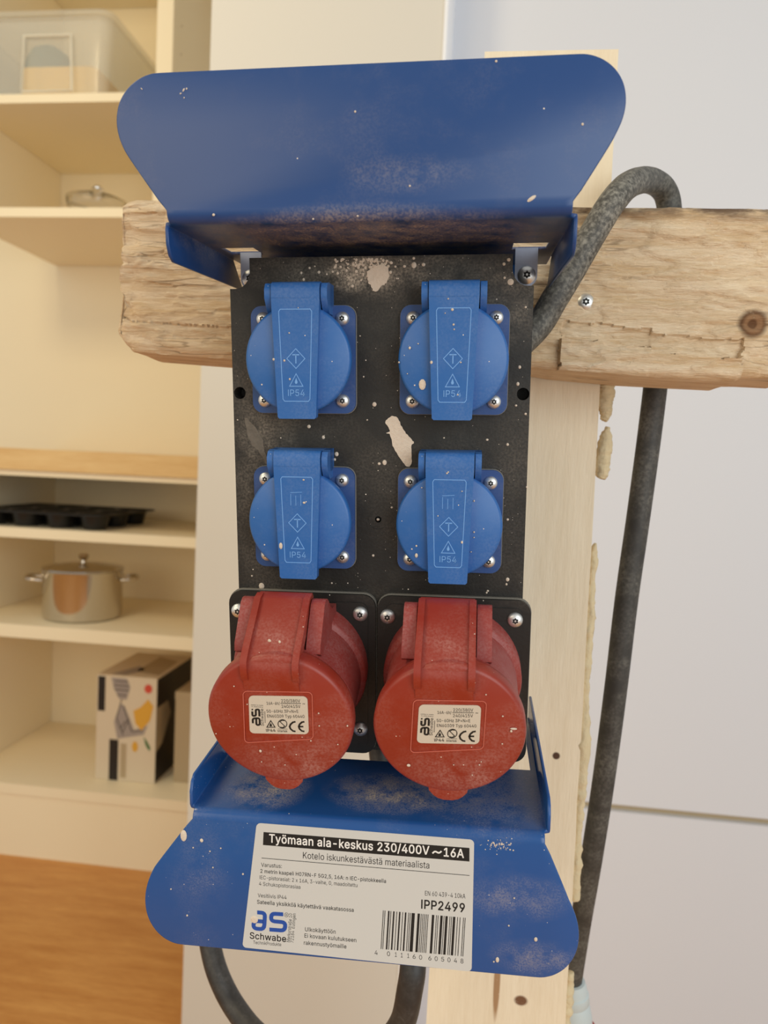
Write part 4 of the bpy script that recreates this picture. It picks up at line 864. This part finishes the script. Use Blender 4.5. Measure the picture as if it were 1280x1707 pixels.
# --- product label on the lower cover
b2_, e2_ = None, None
full = R_(90-LANG); v0, w0 = -171-4*(1-math.cos(full)), 44+4*math.sin(full)
dv, dw = -math.sin(full), math.cos(full)
ysurf = Vector((0, -dv, -dw)); nsurf = Vector((1, 0, 0)).cross(ysurf)
FF = Matrix(((1, 0, 0, 0), (0, ysurf.y, nsurf.y, v0), (0, ysurf.z, nsurf.z, w0), (0, 0, 0, 1)))   # flap plane frame (mm)
def flap_label():
    Zs = .85
    L = lambda x, y: unp(390+x*.32813, 1360+y*.32813, Zs+.1, FF)
    b = MB()
    c = [L(115, 36), L(1220, 122), L(1207, 792), L(42, 668)]
    out = []
    for i in range(4):
        p, a, d = Vector(c[i]+(0,)), Vector(c[i-1]+(0,)), Vector(c[(i+1) % 4]+(0,))
        ea, ed = (a-p).normalized(), (d-p).normalized()
        for k in range(6):
            th = k/5*math.pi/2; out.append((p+ea*2*(1-math.sin(th))+ed*2*(1-math.cos(th)))[:2])
    b.prism(out, Zs-.05, Zs+.1, .03, FF)
    z = Zs+.13; b.mi = 1
    k_ = math.dist(L(0, 0), L(100, 0))/100
    def t(s_, x0, y0, x1, y1, cap, bold=0.0): b.text(s_, L(x0, y0), L(x1, y1), cap*k_, z, bold, FF)
    b.flat([L(150, 82), L(1196, 163), L(1196, 232), L(147, 148)], z, FF)
    b.stroke([L(140, 214), L(1196, 303)], .28, z, z, False, FF)
    t('Kotelo iskunkestävästä materiaalista', 350, 216, 992, 268, 33)
    t('Varustus:', 138, 258, 243, 265, 20, .008)
    t('2 metrin kaapeli H07RN-F 5G2,5, 16A: n IEC-pistokkeella', 134, 289, 772, 341, 19, .016)
    t('IEC-pistorasiat: 2 x 16A, 3-vaihe, 0, maadoitettu', 130, 321, 627, 362, 19)
    t('4 Schukopistorasiaa', 127, 353, 337, 371, 19)
    t('Vesitiivis IP44', 121, 413, 267, 424, 20)
    t('Sateella yksikköä käytettävä vaakatasossa', 117, 446, 608, 488, 20, .016)
    t('Ulkokäyttöön', 361, 586, 516, 599, 21, .01); t('Ei kovaan kulutukseen', 358, 618, 621, 642, 21, .01); t('rakennustyömaille', 355, 654, 571, 674, 21, .01)
    t('EN 60 439-4 10kA', 970, 404, 1175, 420, 23); t('IPP2499', 950, 470, 1172, 490, 44, .035)
    t('Schwabe', 80, 623, 265, 641, 33, .025); t('TechnikProdukte', 98, 650, 240, 662, 17)
    t('Merkurstraße 10', 283, 642, 296, 497, 16); t('72184  Eutingen', 302, 645, 314, 497, 16)
    b.stroke([L(266+10*math.cos(R_(a)), 503+11*math.sin(R_(a))) for a in range(0, 360, 30)], .16, z, z, True, FF); t('R', 262, 509, 271, 510, 12)
    # barcode
    def BL(f, g_): return L(757+f*420+(-12)*g_, 480+f*38+g_*(196+f*(0)))
    pat = '101' + '0001101001100100110010011001010111100011101' + '01010' + '10100001110010100111010111001010111001001000' + '101'
    n = len(pat); i = 0
    while i < n:
        j = i
        while j < n and pat[j] == pat[i]: j += 1
        if pat[i] == '1':
            b.flat([BL(i/n, 0), BL((j-.18)/n, 0), BL((j-.18)/n, 1), BL(i/n, 1)], z, FF)
        i = j
    for ch, x, y in zip('4011160605048', (722, 785, 822, 852, 885, 915, 948, 995, 1027, 1060, 1092, 1125, 1158), (706, 712, 716, 719, 722, 726, 730, 734, 737, 740, 743, 746, 749)):
        w_ = 5 if ch == '1' else 7.5; t(ch, x-w_, y-.5, x+w_, y+.5, 23)
    b.mi = 2; z += .04
    t('Työmaan ala-keskus 230/400V', 178, 134, 992, 197, 42, .03); t('16A', 1065, 205, 1168, 213, 42, .03); z += .02
    b.stroke(fillet([L(1008, 190), L(1021, 178), L(1041, 190), L(1054, 179)], 14*k_), .7, z, z, False, FF)
    b.mi = 3
    b.stroke(fillet([L(x, y) for x, y in ((118, 490), (158, 493), (153, 577), (98, 571), (101, 533), (150, 537))], 24*k_), 20*k_, z, z, False, FF)
    b.stroke(fillet([L(x, y) for x, y in ((250, 500), (190, 496), (188, 534), (262, 541), (258, 583), (180, 577))], 24*k_), 20*k_, z, z, False, FF)
    return b.build('product_label', [M['label'], M['ink'], M['inkwhite'], M['inkblue']], lc)
flap_label()['label'] = 'white product label with barcode'
def flap_specks():
    b = MB()
    for x, y, rx, ry in ((306, 1393, 5, 9), (336, 1401, 2.6, 3), (405, 1457, 1.4, 1.6), (893, 1566, 2.5, 3.4), (829, 1600, 2.6, 4.2), (823, 1603, 1.3, 1.3), (424, 1533, 6, 6), (285, 1482, 1.2, 1.2), (312, 1526, 1.4, 1.6), (322, 1413, 1.2, 1.2), (350, 1419, 1.2, 1.2), (368, 1414, 1.2, 1.2), (355, 1446, 1.2, 1.2), (848, 1543, 1.3, 1.3), (857, 1497, 1.3, 1.3)):
        u, v = unp(x, y, .95, FF); k = 1/3.2
        b.lathe([(1, 0), (.8, .25), (0, .35)], FF @ TR(u, v, .95) @ Matrix.Diagonal((rx*k, ry*k, 1, 1)), 14)
    for i in range(60):
        x, y = random.gauss(832, 14), random.gauss(1409, 5); u, v = unp(x, y, .8, FF); r = random.uniform(.12, .4)
        b.lathe([(r, 0), (r*.8, .12), (0, .2)], FF @ TR(u, v, .8), 6)
    merge(lc, b, M['plaster'])
flap_specks()
def visor_specks():
    full = R_(90-UANG); v0, w0 = 92+4*(1-math.cos(full)), 44+4*math.sin(full)
    ys = Vector((0, math.sin(full), math.cos(full))); ns = Vector((1, 0, 0)).cross(ys)
    G = Matrix(((1, 0, 0, 0), (0, ys.y, ns.y, v0), (0, ys.z, ns.z, w0), (0, 0, 0, 1)))
    b = MB()
    for x, y, rx, ry, an in ((886, 331, 6.5, 2.4, 35), (971, 207, 1.6, 1.8, 0), (827, 102, 1.6, 1.6, 0), (592, 186, 1.4, 1.6, 0), (306, 150, 2.6, 1.2, 60), (301, 156, 1.5, 1, 30), (311, 148, 1.5, 1, 70), (307, 163, 1, 1, 0), (356, 358, 2, 1.8, 0), (236, 148, 1.8, .7, -50), (683, 310, 1.3, 1.4, 0), (596, 360, 1.3, 1.2, 0), (522, 365, 1.3, 1.2, 0)):
        u, v = unp(x, y, .85, G); k = 1/3.3
        b.lathe([(1, 0), (.8, .2), (0, .3)], G @ TR(u, v, .85) @ Matrix.Rotation(R_(an), 4, 'Z') @ Matrix.Diagonal((rx*k, ry*k, 1, 1)), 12)
    merge(uc, b, M['plaster'])
visor_specks()
# plaster dots on the lids
def lid_specks(par, frame, z, dots, s_=3.7):
    b = MB(); T0 = par.matrix_basis.copy(); off = Vector(par.location)*1000
    for x, y, rx, ry in dots:
        u, v = unp(x, y, z, frame); b.lathe([(1, 0), (.8, .2), (0, .28)], TR(-off.x, -off.y, -off.z) @ frame @ TR(u, v, z) @ Matrix.Diagonal((rx/s_, ry/s_, 1, 1)), 10)
    merge([c for c in par.children if c.name.startswith('hinged_lid')][0], b, M['plaster'])
LF2 = TR(CX+75.6, -113.2, 4) @ TILT
lid_specks(r1, LF, 48.5, ((452, 1124, 2, 2.6), (462, 1130, 1.8, 2.2), (434, 1252, 2.4, 3), (390, 1144, 1.2, 1.4), (449, 1068, 3, 3), (466, 1070, 2, 3), (531, 1189, 1.5, 1.5), (579, 1210, 1.6, 1.8), (532, 1210, 1.4, 1.4), (563, 1241, 1.3, 1.3), (518, 1235, 1.4, 1.6), (412, 1174, 1.2, 1.2), (436, 1270, 1.2, 1.2), (360, 1223, 1.2, 1.2), (475, 1275, 1, 1.2)), 4)
lid_specks(r2, LF2, 48.5, ((698, 1145, 2, 2), (681, 1276, 3.4, 3.2), (838, 1194, 1.6, 1.6), (856, 1215, 6, 2.2), (852, 1219, 2, 2.6), (810, 1158, 1.3, 1.3), (837, 1240, 1.4, 1.4), (799, 1275, 1.4, 1.4), (756, 1275, 1.3, 1.3), (787, 1292, 1.2, 1.2), (732, 1155, 1.3, 1.3), (802, 1270, 1.2, 1.2)), 4)
I4 = Matrix.Identity(4)
lid_specks(b2, I4, 15, ((704, 641, 6, 9), (683, 580, 2, 2.4), (697, 573, 1.2, 1.2), (679, 623, 1, 1), (665, 604, 1.4, 1.6)), 3.7)
lid_specks(b2, I4, 18.1, ((754, 516, 2.4, 2.4), (756, 541, 1.7, 1.9), (757, 549, 1.3, 1.3), (747, 498, 1.4, 1.4), (763, 658, 1.5, 1.5), (719, 604, 2.2, 2.8), (768, 604, 1.4, 1.4), (742, 522, 1, 1)), 3.75)
lid_specks(b1, I4, 18.1, ((456, 599, 2, 2.2), (474, 601, 1.8, 2), (482, 555, 1.4, 1.4), (497, 513, 1, 1), (483, 632, 1.6, 2)), 3.75)
lid_specks(b3, I4, 18.1, ((468, 910, 3.2, 6), (507, 838, 2.6, 2), (506, 800, 2, 1.4)), 3.75)
lid_specks(b4, I4, 18.1, ((745, 789, 1.6, 1.6), (747, 787, 1.4, 1.4), (770, 904, 2, 2.6), (730, 860, 1.2, 1.2), (770, 819, 1.2, 1.2)), 3.75)
lid_specks(b4, I4, 15, ((694, 926, 2.6, 4), (694, 910, 1.7, 1.8), (790, 835, 1.4, 1.8), (790, 887, 1.6, 1.6), (703, 813, 1.3, 1.3), (790, 896, 1.2, 1.2), (785, 920, 1.2, 1.2)), 3.7)

# ------------------------------------------------------------------ cables
_a = room(1010, 390, YB)
M['rubber'] = painted('black_rubber', (52, 50, 47), .6, dust=.4, dscale=55, da=.35, db=.75, dustc=lin((164, 160, 148)), grain=500, blobs=[(tuple(_a), (.075, .10, .11), .6)], bscale=420)
def W(u, v, w_): return BOX @ Vector(mm(u, v, w_))
def cable_pt(px, py, depth_y): return room(px, py, depth_y)
CR = .0074
YM = (W(70, 60, -40)).y
p_arch = [W(60.6, 38, -54), W(66, 45, -54.5), cable_pt(898, 542, YB-.017), cable_pt(924, 499, YB-.0165), cable_pt(950, 456, YB-.016), cable_pt(985, 395, YB-.0145), cable_pt(1020, 338, YB-.0125), cable_pt(1050, 307, YB+.006), cable_pt(1084, 301, YBB-.004), cable_pt(1110, 323, YBB+.013), cable_pt(1116, 375, YBB+.0155), cable_pt(1108, 470, YBB+.014),
          cable_pt(1097, 600, YBB+.013), cable_pt(1083, 720, YBB+.014), cable_pt(1064, 860, YBB+.016), cable_pt(1044, 1000, YBB+.018), cable_pt(1026, 1150, YBB+.022), cable_pt(1006, 1300, YBB+.03), cable_pt(986, 1430, YBB+.04), cable_pt(969, 1530, YBB+.055), cable_pt(955, 1620, YBB+.065), cable_pt(950, 1655, YBB+.068)]
b = MB(1); b.tube(smoothpath([tuple(p) for p in p_arch], 8), CR, 20)
ca = tag(b.build('power_cable', M['rubber'], smooth=60), 'dusty black rubber cable arching over the beam and down to a grey plug', 'cable')
b = MB(1)
q0, q1 = cable_pt(953, 1634, YBB+.066), cable_pt(958, 1760, YBB+.07)
ax = (q1-q0).normalized(); T = Matrix.Translation(q0) @ ax.to_track_quat('Z', 'Y').to_matrix().to_4x4()
b.lathe([(.0075, 0), (.0095, .0005), (.0105, .004), (.0108, .009), (.0118, .010), (.0122, .016), (.0115, .017), (.0122, .0185), (.0135, .028), (.0138, .036), (.0125, .038), (.0125, .045)], T, 32)
pl = b.build('cable_plug', M['plug'], ca); pl['label'] = 'pale grey ribbed plug grip'
b = MB(1); b.lathe([(.0, .0385), (.0165, .0385), (.0175, .042), (.0175, .085), (0, .085)], T, 32); b.build('plug_collar', M['plugred'], pl)
YQ = W(0, -200, -30).y
p_loop = [cable_pt(343, 1500, YB+.065), cable_pt(348, 1560, YB+.06), cable_pt(362, 1620, YB+.05), cable_pt(392, 1680, YB+.04), cable_pt(440, 1735, YB+.02), cable_pt(520, 1775, YB-.01), cable_pt(610, 1765, YB-.02), cable_pt(665, 1715, YB-.025), cable_pt(683, 1650, YB-.03), cable_pt(688, 1590, YB-.025), cable_pt(676, 1500, YB+.008), cable_pt(655, 1400, YB+.03), cable_pt(636, 1280, YB+.05), cable_pt(630, 1210, YB+.055)]
b = MB(1); b.tube(smoothpath([tuple(p) for p in p_loop], 8), CR, 20)
tag(b.build('power_cable', M['rubberdk'], smooth=60), 'black rubber cable hanging in a loop below the blue lower flap', 'cable')

# ------------------------------------------------------------------ things on the shelves
def at_shelf(px, py, Y): return room(px, py, Y)
# stockpot
zs1 = zc(1051)
def stand(px, Y, z): 
    p = room(px, 900, Y); return Vector((p.x, Y, z+.0005))
pc = stand(140, D_CAB+.14, zs1)
pot = thing('stockpot', 'shiny steel stockpot with lid on the middle shelf', 'pot', Matrix.Translation(pc))
b = MB(1); R0 = .098; H = .126
b.lathe([(0, 0), (R0-.008, 0), (R0-.002, .003), (R0, .010), (R0, H-.004), (R0+.003, H), (R0-.001, H+.001), (R0-.003, H-.004), (R0-.003, .006), (0, .006)], None, 64)
b.build('body', M['steel'], pot)
b = MB(1); b.lathe([(0, H+.0155), (.03, H+.015), (.07, H+.010), (R0-.004, H+.0045), (R0+.003, H+.004), (R0+.003, H+.0012), (0, H+.0012)][::-1], None, 64); ld = b.build('lid', M['steel'], pot)
b = MB(1); b.lathe([(.007, H+.015), (.006, H+.022), (.011, H+.028), (.013, H+.034), (.011, H+.039), (0, H+.040)], None, 32); b.build('knob', M['steel'], ld)
for s_ in (-1, 1):
    b = MB(1); a = R_(15)
    pts = [(s_*(R0-.002), -.032, H-.026), (s_*(R0+.016), -.034, H-.024), (s_*(R0+.034), -.024, H-.022), (s_*(R0+.038), 0, H-.021), (s_*(R0+.034), .024, H-.022), (s_*(R0+.016), .034, H-.024), (s_*(R0-.002), .032, H-.026)]
    b.tube(smoothpath(pts, 6), .0048, 12, Matrix.Rotation(R_(24), 4, 'Z')); b.build('handle', M['steel'], pot)
# muffin tin
zt1 = zc(887); TX1 = room(168, 885, D_CAB).x; TX0 = XL+.012; TY0 = D_CAB+.004; TY1 = TY0+.31
mt = thing('muffin_tin', 'black muffin tin lying on the shelf under the worktop', 'baking tin', Matrix.Translation((TX0, TY0, zt1)))
b = MB(1); hz = .036
ro = rrect(0, TX1-TX0, 0, TY1-TY0, .02)
b.prism(ro, hz, hz+.002, .0006)
b.tube([(x, y, hz+.0015) for x, y in ro], .0022, 8, closed=True)
b.build('tray', M['tin'], mt)
nx, ny = 4, 3; sxp, syp = (TX1-TX0)/nx, (TY1-TY0)/ny
for i in range(nx):
    for j in range(ny):
        b = MB(1); b.lathe([(0, .0006), (.026, .0006), (.028, .002), (.036, hz-.0004), (.0375, hz-.0002)], Matrix.Translation((sxp*(i+.5), syp*(j+.5), 0)), 32)
        b.lathe([(.0385, hz+.0022), (.037, hz+.0032), (.0355, hz+.0022)], Matrix.Translation((sxp*(i+.5), syp*(j+.5), 0)), 32)
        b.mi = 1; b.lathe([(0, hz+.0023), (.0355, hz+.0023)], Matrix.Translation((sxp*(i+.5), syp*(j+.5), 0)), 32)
        b.build('cup', [M['tin'], M['dark']], mt)
# printed carton
zb1 = zc(1321)
A = room(159, 1275, D_CAB+.075); Bx = room(258, 1279, D_CAB+.075)
YC = D_CAB+.075; hgt = room(160, 1124, YC).z-zb1; wid = Bx.x-A.x; dep = .23
ct = thing('printed_carton', 'white and black printed carton with a yellow picture on the bottom shelf', 'box', Matrix.Translation((A.x, YC, zb1+.0008)))
FX = Matrix(((1, 0, 0, 0), (0, 0, 1, 0), (0, 1, 0, 0), (0, 0, 0, 1)))      # x, height, depth
b = MB(1); b.prism([(0, 0), (wid, 0), (wid, dep), (0, dep)], 0, hgt, .0006); b.build('carton', M['card'], ct)
b = MB(1); e = -.0004
def cq(x0, y0, x1, y1, mi): b.mi = mi; b.prism([(x0*wid, y0*hgt), (x1*wid, y0*hgt), (x1*wid, y1*hgt), (x0*wid, y1*hgt)], -.0001, e-.0002, 0, FX)
cq(.02, .655, .14, .985, 0); cq(.23, .0, .38, .39, 0)
b.mi = 1; b.prism([(wid*x, hgt*y) for x, y in ((.24, .98), (.5, .98), (.56, .9), (.5, .78), (.38, .78), (.28, .88))], -.0001, e-.0002, 0, FX)
b.prism([(wid*x, hgt*y) for x, y in ((.40, .74), (.47, .72), (.64, .5), (.86, .55), (.8, .46), (.5, .42), (.36, .4), (.3, .56))], -.0001, e-.0002, 0, FX)
b.mi = 0
for x0_, y0_, x1_, y1_ in ((.3, .95, .52, .95), (.29, .91, .54, .91), (.3, .87, .54, .87), (.34, .82, .5, .82), (.42, .78, .34, .6), (.34, .6, .46, .44), (.45, .72, .6, .48), (.6, .48, .78, .5), (.5, .58, .4, .5), (.55, .6, .45, .47)):
    b.stroke([(wid*x0_, hgt*y0_), (wid*x1_, hgt*y1_)], .0022, -.0001, e-.0003, False, FX)
b.mi = 2; b.prism([(wid*x, hgt*y) for x, y in ((.62, .68), (.74, .72), (.86, .8), (.95, .74), (.9, .6), (.76, .5), (.66, .56))], -.0001, e-.0004, 0, FX)
b.prism([(wid*x, hgt*y) for x, y in circ(.66, .34, .05, 12)], -.0001, e-.0004, 0, FX)
b.mi = 3; b.prism([(wid*x, hgt*(.9+(y-.9)*.65)) for x, y in circ(.86, .9, .065, 16)], -.0001, e-.0004, 0, FX)
b.mi = 4; b.prism([(wid*x, hgt*y) for x, y in ((.8, .44), (.86, .4), (.92, .34), (.9, .31), (.84, .36))], -.0001, e-.0004, 0, FX)
b.mi = 5; b.box(wid*.42, wid*.52, -.0003, -.0001, hgt*.03, hgt*.36)
b.build('front_print', [M['carddk'], M['cardgrey'], M['cardyel'], M['cardred'], M['cardgreen'], M['cardtan']], ct)
b = MB(1); SY = Matrix(((0, 0, 1, wid), (1, 0, 0, 0), (0, 1, 0, 0), (0, 0, 0, 1)))
b.prism([(.002, .01*hgt), (dep-.002, .01*hgt), (dep-.002, .99*hgt), (.002, .99*hgt)], .0001, .0005, 0, SY); b.mi = 1
b.prism([(.004, .3*hgt), (.004, .72*hgt), (.07, .72*hgt), (.09, .58*hgt), (.04, .34*hgt)], .0005, .0007, 0, SY)
b.build('side_print', [M['carddk'], M['cardtan']], ct)
b = MB(1)
b.mi = 0; b.prism([(wid*.2, .01), (wid*.45, .01), (wid*.6, .07), (wid*.42, .1)], hgt+.0001, hgt+.0004); b.mi = 1
b.prism([(wid*.5, .05), (wid*.95, .03), (wid*.9, .17), (wid*.5, .2)], hgt+.0001, hgt+.0004)
b.build('top_print', [M['cardgrey'], M['cardtan']], ct)
p = room(290, 1265, D_CAB+.10); hh = room(290, 1158, D_CAB+.10).z-zb1
kx = thing('small_carton', 'small tan carton standing right of the printed carton', 'box', Matrix.Translation((p.x, D_CAB+.10, zb1+.0008)))
b = MB(1); b.box(0, .075, 0, .10, 0, hh, .001); b.build('carton', M['cardtan'], kx)
b = MB(1); b.box(-.001, .076, -.001, .101, hh+.0005, hh+.008, .001); b.box(-.001, .076, -.0012, -.0002, hh-.012, hh+.008); b.build('lid', M['cardtan'], kx)
# clear storage box with things in it
zx1 = zm1; X1 = room(182, 152, D_CAB+.01).x; X0 = XL+.012; Y0 = D_CAB+.006; Y1 = D_BACK-.07
Htop = room(165, 17, Y0).z-zx1
sb = thing('storage_box', 'clear plastic storage box on the top left shelf', 'storage box', Matrix.Translation((X0, Y0, zx1+.0006)))
Wd, Dp = X1-X0, Y1-Y0
bm = bmesh.new()
ra = rrect(.004, Wd-.012, .008, Dp-.012, .025, 5); rb_ = rrect(0, Wd, 0, Dp, .03, 5)
va = [bm.verts.new((x, y, .002)) for x, y in ra]; vb = [bm.verts.new((x, y, Htop-.02)) for x, y in rb_]
bm.faces.new(va[::-1])
for i in range(len(va)): bm.faces.new([va[i], va[(i+1) % len(va)], vb[(i+1) % len(va)], vb[i]])
me = bpy.data.meshes.new('tub'); bm.to_mesh(me); bm.free(); me.materials.append(M['clear']); tub = bpy.data.objects.new('tub', me); COL.objects.link(tub)
apply_mods(tub, ('SOLIDIFY', {'thickness': .002, 'offset': -1})); tub.data.shade_smooth(); tub.data.set_sharp_from_angle(angle=R_(40)); tub.parent = sb
b = MB(1); rl = rrect(-.005, Wd+.005, -.005, Dp+.005, .034, 6)
b.prism(rl, Htop-.012, Htop, .004); b.tube([(x, y, Htop-.016) for x, y in rrect(0, Wd, 0, Dp, .03, 6)], .0035, 8, closed=True); b.build('lid', M['clear'], sb)
b = MB(1)
fx0, fx1 = room(42, 100, Y0).x-X0, room(120, 100, Y0).x-X0; fz0, fz1 = .0, room(80, 62, Y0).z-zx1
b.tube([(fx0-.004, -.006, fz0+.004), (fx0, -.006, fz1), (fx1, -.006, fz1), (fx1+.004, -.006, fz0+.004)], .0035, 8, closed=True)
b.build('clip_handle', M['clearedge'], sb)
ya = room(40, 150, Y0+.07).x; yb_ = room(165, 150, Y0+.07).x; yh = room(80, 119, Y0+.07).z-zx1
b = MB(1); b.prism(rrect(ya, yb_, Y0+.05, Y0+.2, .02, 5), zx1+.005, zx1+yh, .006)
tag(b.build('yellow_tub', M['yellow']), 'yellow tub inside the clear storage box', 'container')
b = MB(1); cx_ = (ya+yb_)/2-.01
b.lathe([(0, 0), (.062, 0), (.061, .012), (.056, .040), (.044, .066), (.024, .080), (0, .084)], Matrix.Translation((room(84, 100, Y0+.125).x, Y0+.125, zx1+yh+.0008)), 40)
tag(b.build('cloth_bundle', M['teal']), 'dark green rounded bundle on top of the yellow tub', 'cloth')
# glass bowl with lid
gz = zu1; gp = stand(150, D_CAB+.12, gz)
gb = thing('glass_bowl', 'clear glass bowl with lid on the lower shelf of the wall cabinet', 'bowl', Matrix.Translation(gp))
b = MB(1); b.lathe([(0, .0), (.04, .0), (.058, .012), (.07, .032), (.072, .05), (.0735, .052), (.070, .0525), (.0675, .033), (.056, .015), (.039, .004), (0, .004)], None, 48); b.build('body', M['glass'], gb)
b = MB(1); b.lathe([(0, .071), (.03, .068), (.06, .059), (.073, .0535), (.0735, .0560), (.06, .062), (.03, .071), (.012, .0745), (.010, .080), (.014, .086), (.010, .091), (0, .092)], None, 48); b.build('lid', M['glass'], gb)
